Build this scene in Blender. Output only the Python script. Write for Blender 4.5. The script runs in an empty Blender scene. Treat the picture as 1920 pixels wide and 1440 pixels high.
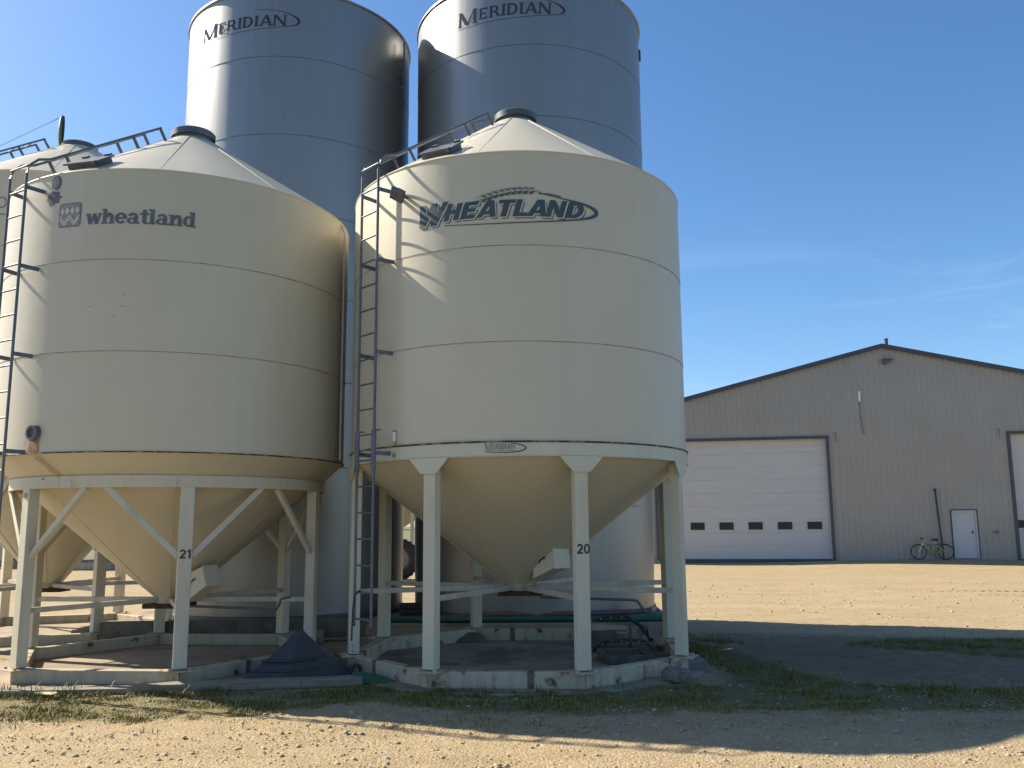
import bpy, bmesh, math, random
import numpy as np
from mathutils import Vector, Matrix, noise
PI = math.pi
rad = math.radians
random.seed(7)
rng = np.random.default_rng(11)
scene = bpy.context.scene
COL = scene.collection

# ------------------------------------------------------------------ camera, sky, sun, exposure
cam_data = bpy.data.cameras.new("camera")
cam_data.sensor_width = 36.0
cam_data.lens = 36.0 * 1667.6 / 1920.0
cam_data.clip_end = 6000.0
cam = bpy.data.objects.new("camera", cam_data)
COL.objects.link(cam)
cam.matrix_world = (Matrix.Translation((0, 0, 1.68)) @ Matrix.Rotation(PI / 2 + 0.1566, 4, 'X')
                    @ Matrix.Rotation(-0.0079, 4, 'Z'))
scene.camera = cam

SUN_AZ, SUN_EL = rad(20.9), rad(37.4)          # sun stands to the left, a little behind the bins
SUN_DIR = Vector((-math.cos(SUN_AZ) * math.cos(SUN_EL), math.sin(SUN_AZ) * math.cos(SUN_EL), math.sin(SUN_EL)))
world = bpy.data.worlds.new("World")
scene.world = world
world.use_nodes = True
wn, wl = world.node_tree.nodes, world.node_tree.links
bg = wn["Background"]
sky = wn.new("ShaderNodeTexSky")
sky.sky_type = 'NISHITA'
sky.sun_disc = False
sky.sun_elevation = SUN_EL
sky.sun_rotation = math.atan2(SUN_DIR.x, SUN_DIR.y)
sky.altitude = 600
sky.air_density = 1.0
sky.dust_density = 1.2
sky.ozone_density = 3.5
# thin wisps of cirrus low in the sky
tc = wn.new("ShaderNodeTexCoord")
mp = wn.new("ShaderNodeMapping"); mp.inputs['Scale'].default_value = (1.6, 1.6, 9.0)
mp.inputs['Rotation'].default_value = (0.0, 0.12, 0.4)
nz = wn.new("ShaderNodeTexNoise"); nz.inputs['Scale'].default_value = 2.3; nz.inputs['Detail'].default_value = 7
nz.inputs['Roughness'].default_value = 0.62; nz.inputs['Distortion'].default_value = 0.6
cr = wn.new("ShaderNodeValToRGB"); cr.color_ramp.elements[0].position = 0.52; cr.color_ramp.elements[1].position = 0.82
sep = wn.new("ShaderNodeSeparateXYZ")
hr = wn.new("ShaderNodeMapRange"); hr.inputs[1].default_value = 0.34; hr.inputs[2].default_value = 0.12
hr.inputs[3].default_value = 0.0; hr.inputs[4].default_value = 0.3
mul = wn.new("ShaderNodeMath"); mul.operation = 'MULTIPLY'
mx = wn.new("ShaderNodeMixRGB"); mx.inputs[2].default_value = (7.0, 7.6, 8.4, 1)
wl.new(tc.outputs['Generated'], mp.inputs[0]); wl.new(mp.outputs[0], nz.inputs['Vector'])
wl.new(nz.outputs['Fac'], cr.inputs[0]); wl.new(tc.outputs['Generated'], sep.inputs[0])
wl.new(sep.outputs['Z'], hr.inputs[0]); wl.new(cr.outputs[0], mul.inputs[0]); wl.new(hr.outputs[0], mul.inputs[1])
wl.new(mul.outputs[0], mx.inputs[0]); hs = wn.new('ShaderNodeHueSaturation'); hs.inputs['Saturation'].default_value = 1.17; hs.inputs['Value'].default_value = 1.22
wl.new(sky.outputs[0], hs.inputs['Color']); wl.new(hs.outputs[0], mx.inputs[1]); wl.new(mx.outputs[0], bg.inputs[0])
bg.inputs[1].default_value = 0.075

sun_data = bpy.data.lights.new("sun", 'SUN')
sun_data.energy = 5.0
sun_data.angle = rad(0.53)
sun_data.color = (1.0, 0.9, 0.74)
sun = bpy.data.objects.new("sun", sun_data)
sun.rotation_euler = SUN_DIR.to_track_quat('Z', 'Y').to_euler()
sun.location = SUN_DIR * 60
COL.objects.link(sun)
scene.view_settings.view_transform = 'Standard'
scene.view_settings.look = 'None'
scene.view_settings.exposure = 1.05
scene.view_settings.gamma = 1.0


# ------------------------------------------------------------------ object helpers
def tag(o, label=None, cat=None, group=None, kind=None):
    if label: o['label'] = label
    if cat: o['category'] = cat
    if group: o['group'] = group
    if kind: o['kind'] = kind
    return o


def thing(name, label, cat, loc=(0, 0, 0), rotz=0.0, group=None):
    o = bpy.data.objects.new(name, None)
    o.empty_display_size = 0.3
    o.location = loc
    o.rotation_euler = (0, 0, rotz)
    COL.objects.link(o)
    return tag(o, label, cat, group)


def place(name, me, parent=None, loc=(0, 0, 0), rot=(0, 0, 0), mat=None):
    o = bpy.data.objects.new(name, me)
    if mat is not None:
        me.materials.clear(); me.materials.append(mat)
    o.location = loc
    o.rotation_euler = rot
    if parent: o.parent = parent
    COL.objects.link(o)
    return o


def copy_tree(o, parent=None):
    c = o.copy(); COL.objects.link(c); c.parent = parent
    for ch in list(o.children):
        copy_tree(ch, c)
    return c


class MB:
    """collects shapes into one mesh"""
    def __init__(s): s.v = []; s.f = []
    def add(s, vs, fs):
        b = len(s.v); s.v += [tuple(v) for v in vs]; s.f += [tuple(i + b for i in f) for f in fs]; return s
    def box(s, c, d, M=None):
        x, y, z = d[0] / 2, d[1] / 2, d[2] / 2
        vs = [Vector(p) for p in ((-x,-y,-z),(x,-y,-z),(x,y,-z),(-x,y,-z),(-x,-y,z),(x,-y,z),(x,y,z),(-x,y,z))]
        if M: vs = [M @ v for v in vs]
        vs = [v + Vector(c) for v in vs]
        return s.add(vs, ((0,3,2,1),(4,5,6,7),(0,1,5,4),(1,2,6,5),(2,3,7,6),(3,0,4,7)))
    def beam(s, p, q, w, h, up=(0, 0, 1)):
        p, q, up = Vector(p), Vector(q), Vector(up)
        d = (q - p).normalized(); a = d.cross(up)
        if a.length < 1e-4: a = d.cross(Vector((1, 0, 0)))
        a.normalize(); b = a.cross(d)
        vs = [e + a * (w / 2 * i) + b * (h / 2 * j) for e in (p, q) for i, j in ((-1,-1),(1,-1),(1,1),(-1,1))]
        return s.add(vs, ((0,1,2,3),(7,6,5,4),(0,4,5,1),(1,5,6,2),(2,6,7,3),(3,7,4,0)))
    def tube(s, pts, r, n=8, closed=False):
        pts = [Vector(p) for p in pts]; m = len(pts); rings = []
        up = Vector((0.13, 0.21, 0.97))
        rr = r if isinstance(r, (list, tuple)) else [r] * m
        for i, p in enumerate(pts):
            if closed: d = pts[(i + 1) % m] - pts[i - 1]
            else: d = pts[min(i + 1, m - 1)] - pts[max(i - 1, 0)]
            d.normalize(); a = d.cross(up)
            if a.length < 0.05: a = d.cross(Vector((1, 0, 0.1)))
            a.normalize(); b = a.cross(d)
            rings.append([p + a * (rr[i] * math.cos(2*PI*k/n)) + b * (rr[i] * math.sin(2*PI*k/n)) for k in range(n)])
        fs = []
        for i in range(m if closed else m - 1):
            j = (i + 1) % m
            for k in range(n):
                l = (k + 1) % n
                fs.append((i*n+k, i*n+l, j*n+l, j*n+k))
        if not closed:
            fs.append(tuple(range(n))[::-1]); fs.append(tuple((m-1)*n+k for k in range(n)))
        return s.add([v for r_ in rings for v in r_], fs)
    def lathe(s, prof, n=96, a0=0.0, a1=2*PI, c=(0, 0, 0)):
        full = abs(a1 - a0 - 2*PI) < 1e-6
        m = n if full else n + 1
        vs = []
        for (r, z) in prof:
            for k in range(m):
                a = a0 + (a1 - a0) * k / n
                vs.append((c[0] + r*math.sin(a), c[1] - r*math.cos(a), c[2] + z))
        fs = []
        for i in range(len(prof) - 1):
            for k in range(n):
                l = (k + 1) % m
                fs.append((i*m+k, i*m+l, (i+1)*m+l, (i+1)*m+k))
        return s.add(vs, fs)
    def prism(s, poly, t, M=None):
        """polygon in local XZ plane, extruded along +Y by t"""
        n = len(poly)
        vs = [Vector((x, 0, z)) for x, z in poly] + [Vector((x, t, z)) for x, z in poly]
        if M: vs = [M @ v for v in vs]
        fs = [tuple(range(n)), tuple(range(2*n - 1, n - 1, -1))]
        fs += [(i, i + n, (i + 1) % n + n, (i + 1) % n) for i in range(n)]
        return s.add(vs, fs)
    def mesh(s, name, smooth=None):
        me = bpy.data.meshes.new(name)
        me.from_pydata(s.v, [], s.f)
        bm = bmesh.new(); bm.from_mesh(me)
        bmesh.ops.recalc_face_normals(bm, faces=bm.faces)
        bm.to_mesh(me); bm.free()
        if smooth is not None:
            me.polygons.foreach_set('use_smooth', [True] * len(me.polygons))
            me.set_sharp_from_angle(angle=rad(smooth))
        return me
    def build(s, name, mat, parent=None, smooth=None, bevel=0.0, loc=(0, 0, 0), rot=(0, 0, 0)):
        o = place(name, s.mesh(name, smooth), parent, loc, rot, mat)
        if bevel:
            b = o.modifiers.new("bevel", 'BEVEL'); b.width = bevel; b.segments = 2; b.limit_method = 'ANGLE'
        return o


# ------------------------------------------------------------------ materials
class NT:
    def __init__(s, name):
        s.m = bpy.data.materials.new(name); s.m.use_nodes = True
        s.n = s.m.node_tree.nodes; s.l = s.m.node_tree.links
        s.p = s.n["Principled BSDF"]
        s.co = s.n.new("ShaderNodeTexCoord")
    def noise(s, scale, detail=4, rough=0.55, stretch=(1, 1, 1), dist=0.0, seed=0.0):
        mp = s.n.new("ShaderNodeMapping"); mp.inputs['Scale'].default_value = stretch
        mp.inputs['Location'].default_value = (seed, seed * 1.7, seed * .6)
        t = s.n.new("ShaderNodeTexNoise"); t.inputs['Scale'].default_value = scale
        t.inputs['Detail'].default_value = detail; t.inputs['Roughness'].default_value = rough
        t.inputs['Distortion'].default_value = dist
        s.l.new(s.co.outputs['Object'], mp.inputs[0]); s.l.new(mp.outputs[0], t.inputs['Vector'])
        return t.outputs['Fac']
    def vor(s, scale, feature='F1', out='Distance', stretch=(1, 1, 1)):
        mp = s.n.new("ShaderNodeMapping"); mp.inputs['Scale'].default_value = stretch
        t = s.n.new("ShaderNodeTexVoronoi"); t.inputs['Scale'].default_value = scale; t.feature = feature
        s.l.new(s.co.outputs['Object'], mp.inputs[0]); s.l.new(mp.outputs[0], t.inputs['Vector'])
        return t.outputs[out]
    def ramp(s, fac, a, b, va=0.0, vb=1.0):
        r = s.n.new("ShaderNodeMapRange"); r.inputs[1].default_value = a; r.inputs[2].default_value = b
        r.inputs[3].default_value = va; r.inputs[4].default_value = vb
        s.l.new(fac, r.inputs[0]); return r.outputs[0]
    def math(s, op, a, b):
        m = s.n.new("ShaderNodeMath"); m.operation = op
        for i, x in enumerate((a, b)):
            if isinstance(x, (int, float)): m.inputs[i].default_value = x
            else: s.l.new(x, m.inputs[i])
        return m.outputs[0]
    def mix(s, fac, a, b):
        m = s.n.new("ShaderNodeMixRGB")
        for i, x in enumerate((fac, a, b)):
            if isinstance(x, (tuple, list)): m.inputs[i].default_value = (*x, 1) if len(x) == 3 else x
            elif isinstance(x, (int, float)): m.inputs[i].default_value = x
            else: s.l.new(x, m.inputs[i])
        return m.outputs[0]
    def attr(s, name):
        a = s.n.new("ShaderNodeAttribute"); a.attribute_name = name; return a
    def set(s, col=None, rough=None, metal=None, spec=None, coat=None):
        def put(k, x):
            if x is None: return
            if isinstance(x, (tuple, list)): s.p.inputs[k].default_value = (*x, 1) if len(x) == 3 else x
            elif isinstance(x, (int, float)): s.p.inputs[k].default_value = x
            else: s.l.new(x, s.p.inputs[k])
        put('Base Color', col); put('Roughness', rough); put('Metallic', metal)
        put('Specular IOR Level', spec); put('Coat Weight', coat)
        return s
    def bump(s, h, strength=0.3, dist=0.01):
        b = s.n.new("ShaderNodeBump"); b.inputs['Strength'].default_value = strength
        b.inputs['Distance'].default_value = dist
        s.l.new(h, b.inputs['Height']); s.l.new(b.outputs[0], s.p.inputs['Normal']); return s


def simple(name, col, rough=0.5, metal=0.0, var=0.15, scale=6.0, bump=0.0, spec=None, stretch=(1, 1, 1)):
    t = NT(name)
    f = t.noise(scale, 5, stretch=stretch)
    d = tuple(c * (1 - var) for c in col); u = tuple(min(1, c * (1 + var)) for c in col)
    t.set(t.mix(t.ramp(f, .3, .7), d, u), t.ramp(t.noise(scale * 2.3, 3), .3, .7, rough * .85, min(1, rough * 1.15)), metal, spec)
    if bump: t.bump(t.noise(scale * 9, 4), bump, 0.004)
    return t.m


def paint(name, col, dirt, dirt_amt=0.35, rough=0.42):
    t = NT(name)
    streak = t.ramp(t.noise(1.0, 6, .6, (7, 7, .35)), .42, .75)
    blot = t.ramp(t.noise(.9, 5), .45, .8)
    fine = t.ramp(t.noise(38, 3), .62, .74, 0, .25)
    f = t.math('MULTIPLY', t.math('ADD', t.math('MULTIPLY', streak, .4), t.math('MULTIPLY', blot, .5)), dirt_amt)
    c = t.mix(f, col, dirt)
    c = t.mix(t.ramp(t.noise(.55, 4, .5, (1, 1, .8), .6, 4.0), .4, .7, 0, .5 * dirt_amt), c, tuple(x * .82 for x in col))
    c = t.mix(t.math('MULTIPLY', fine, dirt_amt), c, tuple(x * .55 for x in dirt))
    t.set(c, t.ramp(blot, 0, 1, rough, rough + .15), 0.0)
    t.bump(t.math('ADD', t.noise(1.6, 3, .5, (1, 1, .6)), t.math('MULTIPLY', t.noise(14, 3), .12)), .22, .02)
    return t.m


def rusty_paint(name, col):
    t = NT(name)
    st = t.ramp(t.noise(1.0, 6, .65, (11, 11, 1.3)), .52, .72)
    bl = t.ramp(t.noise(2.2, 5, .6, (1.5, 1.5, .7), .3), .5, .68)
    f = t.math('MULTIPLY', st, bl)
    c = t.mix(t.ramp(t.noise(1.2, 5), .4, .8, 0, .4), col, (.33, .29, .21))
    c = t.mix(t.math('MULTIPLY', f, .8), c, (.22, .12, .055))
    t.set(c, .6).bump(t.noise(14, 3), .05, .004)
    return t.m


def chipped(name, col, under, lo=.6, hi=.63, scale=5.0):
    t = NT(name)
    ch = t.ramp(t.noise(scale, 6, .62), lo, hi)
    edge = t.ramp(t.noise(scale, 6, .62), lo - .05, lo + .01)
    rust = t.mix(t.noise(17, 4), under, tuple(x * .4 for x in under))
    streak = t.ramp(t.noise(1.0, 6, .6, (9, 9, .8)), .4, .7, 0, .6)
    c = t.mix(streak, col, (.30, .22, .13))
    c = t.mix(t.math('MULTIPLY', edge, .5), c, (.26, .13, .05))
    c = t.mix(ch, c, rust)
    t.set(c, .6, 0.0); t.bump(ch, -.25, .004)
    return t.m


CREAM = (.53, .488, .372)
M_cream = paint('cream_paint', CREAM, (.37, .325, .22), .3)
M_cream2 = paint('aged_cream_paint', (.525, .48, .36), (.39, .33, .21), .38)
M_leg = paint('cream_leg_paint', (.56, .53, .41), (.34, .28, .18), .4, .5)
M_leg_rusty = rusty_paint('rust_streaked_leg_paint', (.54, .505, .385))
M_skid = chipped('chipped_skid_paint', (.46, .41, .30), (.115, .08, .05), .59, .63, 4.6)
M_skid2 = chipped('weathered_skid_paint', (.42, .37, .265), (.12, .075, .045), .62, .66, 3.0)
M_seam = chipped('seam_grime', (.40, .36, .27), (.06, .045, .035), .5, .56, 9.0)
M_seam_soft = chipped('seam_line', (.33, .31, .245), (.21, .19, .14), .5, .6, 7.0)
M_lip = chipped('lip_rust', (.28, .245, .18), (.04, .028, .02), .44, .5, 8.0)
M_dark = simple('charcoal_paint', (.075, .085, .10), .45, .0, .2, 8)
M_lid = simple('slate_lid', (.07, .088, .095), .45, .1, .2, 6)
M_lad = simple('blue_grey_paint', (.10, .115, .14), .42, .2, .2, 7)
M_sleeve = simple('dull_sleeve', (.13, .10, .075), .85, 0, .4, 12, .2)
M_black = simple('black_rubber', (.02, .02, .021), .6, 0, .3, 12, .15)
M_rust = simple('rusty_steel', (.055, .032, .02), .85, .1, .5, 14, .3)
M_logo = simple('slate_decal', (.045, .065, .08), .5, 0, .12, 4)
M_logo_soft = simple('faded_decal', (.10, .112, .125), .55, 0, .2, 5)
M_logo_tower = simple('navy_decal', (.05, .06, .085), .9, 0, .15, 4, 0, .1)
M_swoosh = simple('plum_decal', (.07, .045, .07), .9, 0, .2, 4, 0, .1)
M_emblem = simple('faded_purple_decal', (.26, .23, .24), .6, 0, .25, 9)
M_emblem_line = simple('emblem_cream', (.52, .49, .41), .6, 0, .15, 9)
M_digit = simple('black_decal', (.02, .02, .02), .5, 0, .1, 8)
M_small = simple('grey_decal', (.20, .19, .17), .5, 0, .1, 8)
M_halo = simple('cream_decal', (.52, .48, .37), .5, 0, .06, 8)
M_white = simple('white_label', (.7, .7, .68), .5, 0, .05, 8)
M_red = simple('red_label', (.35, .06, .05), .5, 0, .1, 8)
M_orange = simple('orange_label', (.62, .32, .05), .5, 0, .15, 8)
M_glass = simple('dark_pane', (.02, .025, .032), .12, 0, .2, 3, 0, .3)
M_concrete = NT('concrete')
_b = M_concrete.ramp(M_concrete.noise(1.3, 6), .35, .7)
_c = M_concrete.mix(_b, (.33, .265, .175), (.22, .17, .11))
_s = M_concrete.ramp(M_concrete.noise(.75, 5, .6, (1, 1, 1), .5, 3.1), .54, .6)
_c = M_concrete.mix(M_concrete.math('MULTIPLY', _s, .7), _c, (.13, .095, .06))
M_concrete.set(_c, .9).bump(M_concrete.noise(60, 5), .25, .006)
M_concrete = M_concrete.m
M_block = simple('cement_block', (.25, .225, .185), .95, 0, .25, 22, .6)
M_wood = NT('weathered_wood')
_g = M_wood.noise(3.0, 6, .65, (.6, 14, 14))
M_wood.set(M_wood.mix(M_wood.ramp(_g, .3, .7), (.15, .125, .085), (.31, .27, .20)), .85).bump(_g, .4, .006)
M_wood = M_wood.m
M_scrap = simple('pale_wood', (.50, .41, .22), .8, 0, .2, 9, .3, None, (1, 8, 8))
M_trayrust = simple('rust_brown', (.11, .052, .026), .85, .1, .45, 12, .3)
M_timber = simple('dark_timber', (.12, .108, .082), .9, 0, .35, 5, .4)
M_plastic = simple('charcoal_plastic', (.043, .043, .043), .55, 0, .2, 3, .12)
M_tarp = simple('green_tarp', (.02, .12, .06), .6, 0, .2, 9, .3)
M_greenhose = simple('green_hose', (.012, .105, .06), .42, 0, .2, 9)
M_pinkhose = simple('pink_hose', (.14, .075, .075), .5, 0, .2, 9)
M_tyre = simple('tyre_rubber', (.018, .018, .018), .8, 0, .3, 14, .2)
M_rim = simple('rim_metal', (.4, .4, .4), .4, .6, .1, 9)
M_chrome = simple('bare_metal', (.5, .5, .5), .3, .9, .1, 9)
M_bike = simple('yellow_frame', (.48, .42, .10), .35, 0, .1, 9)
M_fascia = simple('charcoal_trim', (.055, .063, .078), .45, .2, .1, 4)
M_brace = simple('dirty_cream_steel', (.42, .39, .31), .5, 0, .2, 7)

# silver painted tower steel, glossy enough to mirror its neighbour
t = NT('silver_steel')
v = t.noise(1.0, 6, .6, (26, 26, .25))
b = t.noise(.6, 4)
c = t.mix(t.ramp(v, .35, .68), (.255, .258, .25), (.28, .282, .274))
c = t.mix(t.ramp(b, .5, .8, 0, .4), c, (.225, .227, .22))
t.set(c, t.ramp(v, .3, .7, .34, .40), .62)
t.bump(t.noise(2.2, 3, .5, (1, 1, .5)), .03, .02)
M_tower = t.m

# ribbed siding of the shed
t = NT('taupe_siding')
f = t.noise(.5, 4)
t.set(t.mix(t.ramp(f, .3, .7), (.285, .272, .243), (.32, .307, .277)), .4, .0)
M_siding = t.m
t = NT('white_door_panel')
f = t.noise(2.0, 5, .5, (.5, 1, 3))
t.set(t.mix(t.ramp(f, .3, .7), (.455, .455, .445), (.495, .495, .485)), .5)
M_door = t.m
M_mandoor = simple('white_steel_door', (.42, .45, .48), .4, 0, .04, 3)
M_roof = simple('dark_roof', (.10, .11, .12), .5, .2, .1, 3)

# ground: gravel, damp soil and thin turf by painted-on masks of what lies there
t = NT('gravel_ground')
gm = t.attr('cover')
sepc = t.n.new("ShaderNodeSeparateColor"); t.l.new(gm.outputs['Color'], sepc.inputs[0])
n1 = t.noise(.35, 6, .6); n2 = t.noise(3.5, 6, .6); n3 = t.noise(26, 5, .65)
v1 = t.vor(46, 'F1', 'Color'); v2 = t.vor(46)
grav = t.mix(t.ramp(n2, .3, .7), (.295, .222, .115), (.405, .315, .175))
grav = t.mix(t.ramp(n1, .35, .65, 0, .6), grav, (.33, .245, .13))
band = t.noise(.5, 5, .6, (.22, 1.6, 1), .4)
grav = t.mix(t.ramp(band, .48, .68, 0, .55), grav, (.27, .205, .115))
grav = t.mix(t.ramp(t.noise(.7, 4, .6, (.3, 1.3, 1), .3, 5.0), .52, .7, 0, .5), grav, (.44, .355, .215))
mott = t.noise(1.5, 7, .72, (.6, 1.5, 1), .2, 9.0)
grav = t.mix(t.ramp(mott, .5, .66, 0, .6), grav, (.25, .185, .10))
grav = t.mix(t.ramp(n3, .5, .8, 0, .55), grav, (.20, .145, .085))
sv = t.n.new("ShaderNodeSeparateColor"); t.l.new(v1, sv.inputs[0])
stone = t.mix(sv.outputs[1], (.26, .205, .14), (.50, .42, .31))
grav = t.mix(t.ramp(sv.outputs[0], .55, .75, 0, .55), grav, stone)
soil = t.mix(t.ramp(n2, .3, .7), (.16, .112, .063), (.25, .185, .11))
soil = t.mix(t.ramp(n3, .45, .8, 0, .5), soil, (.31, .25, .165))
turf = t.mix(t.ramp(n3, .3, .7), (.12, .095, .045), (.10, .12, .04))
c = t.mix(t.ramp(t.math('ADD', sepc.outputs[0], t.math('ADD', t.ramp(n2, .2, .8, -.3, .3), t.ramp(mott, .35, .65, .35, -.35))), .25, .8), grav, soil)
c = t.mix(t.ramp(t.math('ADD', sepc.outputs[1], t.ramp(n3, .2, .8, -.35, .35)), .4, .75, 0, .85), c, turf)
t.set(c, .95, 0, .2)
h = t.math('ADD', t.math('MULTIPLY', v2, -.5), t.math('ADD', t.math('MULTIPLY', n3, .9), t.math('MULTIPLY', n2, .8)))
t.bump(h, .7, .022)
M_ground = t.m
t = NT('field_grass')
f = t.noise(.4, 6); f2 = t.noise(7, 5)
t.set(t.mix(t.ramp(t.math('ADD', f, t.math('MULTIPLY', f2, .5)), .5, 1.0), (.085, .095, .035), (.20, .17, .075)), .95)
t.bump(f2, .6, .1)
M_field = t.m
t = NT('grass_blade')
a = t.attr('tint')
sp = t.n.new("ShaderNodeSeparateColor"); t.l.new(a.outputs['Color'], sp.inputs[0])
c = t.mix(sp.outputs[0], (.115, .11, .026), (.40, .28, .09))
c = t.mix(t.math('MULTIPLY', sp.outputs[1], .5), c, (.13, .17, .04))
t.set(c, .6, 0, .25)
t.p.inputs['Transmission Weight'].default_value = 0.0
M_blade = t.m
t = NT('pebble_stone')
a = t.attr('tint')
sp = t.n.new("ShaderNodeSeparateColor"); t.l.new(a.outputs['Color'], sp.inputs[0])
c = t.mix(sp.outputs[0], (.30, .235, .14), (.48, .39, .26))
c = t.mix(t.math('MULTIPLY', sp.outputs[1], .5), c, (.30, .27, .25))
t.set(c, .9, 0, .2).bump(t.noise(60, 4), .4, .004)
M_pebble = t.m


# ------------------------------------------------------------------ lettering (polygons wrapped on a cylinder or flat)
def gR(x0, y0, x1, y1): return [[(x0, y0), (x1, y0), (x1, y1), (x0, y1)]]
def gS(x0, y0, x1, y1, w): return [[(x0 - w/2, y0), (x0 + w/2, y0), (x1 + w/2, y1), (x1 - w/2, y1)]]
def gA(cx, cy, rx, ry, a0, a1, wx, wy=None, n=16):
    wy = wx if wy is None else wy
    out = []
    for i in range(n):
        p, q = rad(a0 + (a1 - a0) * i / n), rad(a0 + (a1 - a0) * (i + 1) / n)
        out.append([(cx + rx*math.cos(p), cy + ry*math.sin(p)), (cx + rx*math.cos(q), cy + ry*math.sin(q)),
                    (cx + (rx-wx)*math.cos(q), cy + (ry-wy)*math.sin(q)), (cx + (rx-wx)*math.cos(p), cy + (ry-wy)*math.sin(p))])
    return [out]          # one piece of many quads


def serif_glyph(ch):
    def stem(x, w=.17): return gR(x, 0, x + w, 1) + gR(x - .06, 0, x + w + .06, .07) + gR(x - .06, .93, x + w + .06, 1)
    if ch == 'M': return stem(.06, .11) + stem(.98, .17) + gS(.13, 1, .58, .03, .2) + gS(1.06, 1, .60, .03, .11), 1.3
    if ch == 'E': return stem(.06) + gR(.06, 0, .62, .12) + gR(.06, .88, .62, 1) + gR(.06, .45, .5, .56) + gR(.55, 0, .63, .24) + gR(.55, .76, .63, 1) + gR(.44, .38, .51, .63), .76
    if ch == 'R': return stem(.06) + gR(.06, .89, .42, 1) + gR(.06, .42, .42, .53) + gA(.4, .71, .27, .29, -90, 90, .17, .11) + gS(.44, .47, .74, 0, .2) + gR(.66, 0, .92, .07), .86
    if ch == 'I': return stem(.08), .36
    if ch == 'D': return stem(.06) + gR(.06, 0, .36, .11) + gR(.06, .89, .36, 1) + gA(.34, .5, .43, .5, -90, 90, .18, .11), .85
    if ch == 'A': return gS(.1, 0, .43, 1, .1) + gS(.78, 0, .46, 1, .2) + gR(.22, .27, .68, .37) + gR(-.03, 0, .23, .07) + gR(.62, 0, .95, .07), .92
    if ch == 'N': return stem(.06, .1) + stem(.74, .1) + gS(.13, 1, .78, .02, .2), .96
    return [], .4


def bold_glyph(ch):
    if ch == 'W': return gS(.14, 1, .36, 0, .27) + gS(.62, 1, .36, 0, .22) + gS(.62, 1, .84, 0, .27) + gS(1.08, 1, .84, 0, .22), 1.2
    if ch == 'H': return gR(0, 0, .27, 1) + gR(.5, 0, .77, 1) + gR(.27, .38, .5, .62), .86
    if ch == 'E': return gR(0, 0, .27, 1) + gR(.27, 0, .68, .22) + gR(.27, .39, .62, .61) + gR(.27, .78, .68, 1), .75
    if ch == 'A': return gS(.13, 0, .43, 1, .27) + gS(.79, 0, .49, 1, .27) + gR(.2, .17, .72, .36), .86
    if ch == 'T': return gR(.25, 0, .53, .78) + gR(0, .78, .78, 1), .80
    if ch == 'L': return gR(0, 0, .27, 1) + gR(.27, 0, .66, .22), .63
    if ch == 'N': return gR(0, 0, .26, 1) + gR(.58, 0, .84, 1) + gS(.13, 1, .71, 0, .27), .94
    if ch == 'D': return gR(0, 0, .27, 1) + gR(.27, 0, .36, .22) + gR(.27, .78, .36, 1) + gA(.34, .5, .46, .5, -90, 90, .27, .22), .88
    return [], .4


def slab_glyph(ch):
    if ch == 'w': return gS(.13, .72, .31, 0, .24) + gS(.52, .72, .31, 0, .15) + gS(.52, .72, .70, 0, .24) + gS(.9, .72, .70, 0, .15) + gR(-.04, .63, .27, .72) + gR(.76, .63, 1.02, .72), 1.04
    if ch == 'h': return gR(.07, 0, .3, 1) + gR(-.02, .9, .18, 1) + gR(-.02, 0, .38, .09) + gA(.46, .42, .27, .31, 0, 180, .22, .19) + gR(.51, 0, .73, .42) + gR(.45, 0, .8, .09), .83
    if ch == 'n': return gR(.07, 0, .3, .72) + gR(-.02, .62, .18, .72) + gR(-.02, 0, .38, .09) + gA(.46, .42, .27, .31, 0, 180, .22, .19) + gR(.51, 0, .73, .42) + gR(.45, 0, .8, .09), .83
    if ch == 'e': return gA(.37, .36, .37, .37, 0, 322, .22, .13) + gR(.15, .31, .73, .42), .76
    if ch == 'a': return gR(.42, 0, .64, .48) + gA(.34, .46, .3, .27, 0, 165, .22, .13) + gA(.3, .2, .3, .21, 0, 360, .19, .09) + gR(.5, 0, .76, .1), .78
    if ch == 't': return gR(.15, .12, .38, .95) + gR(-.02, .6, .54, .72) + gA(.38, .17, .23, .18, 180, 320, .22, .1), .56
    if ch == 'l': return gR(.07, 0, .3, 1) + gR(-.02, .9, .18, 1) + gR(-.02, 0, .38, .09), .42
    if ch == 'd': return gA(.32, .36, .32, .37, 0, 360, .21, .12) + gR(.42, 0, .65, 1) + gR(.32, .9, .5, 1) + gR(.5, 0, .76, .09), .79
    return [], .3


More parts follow.
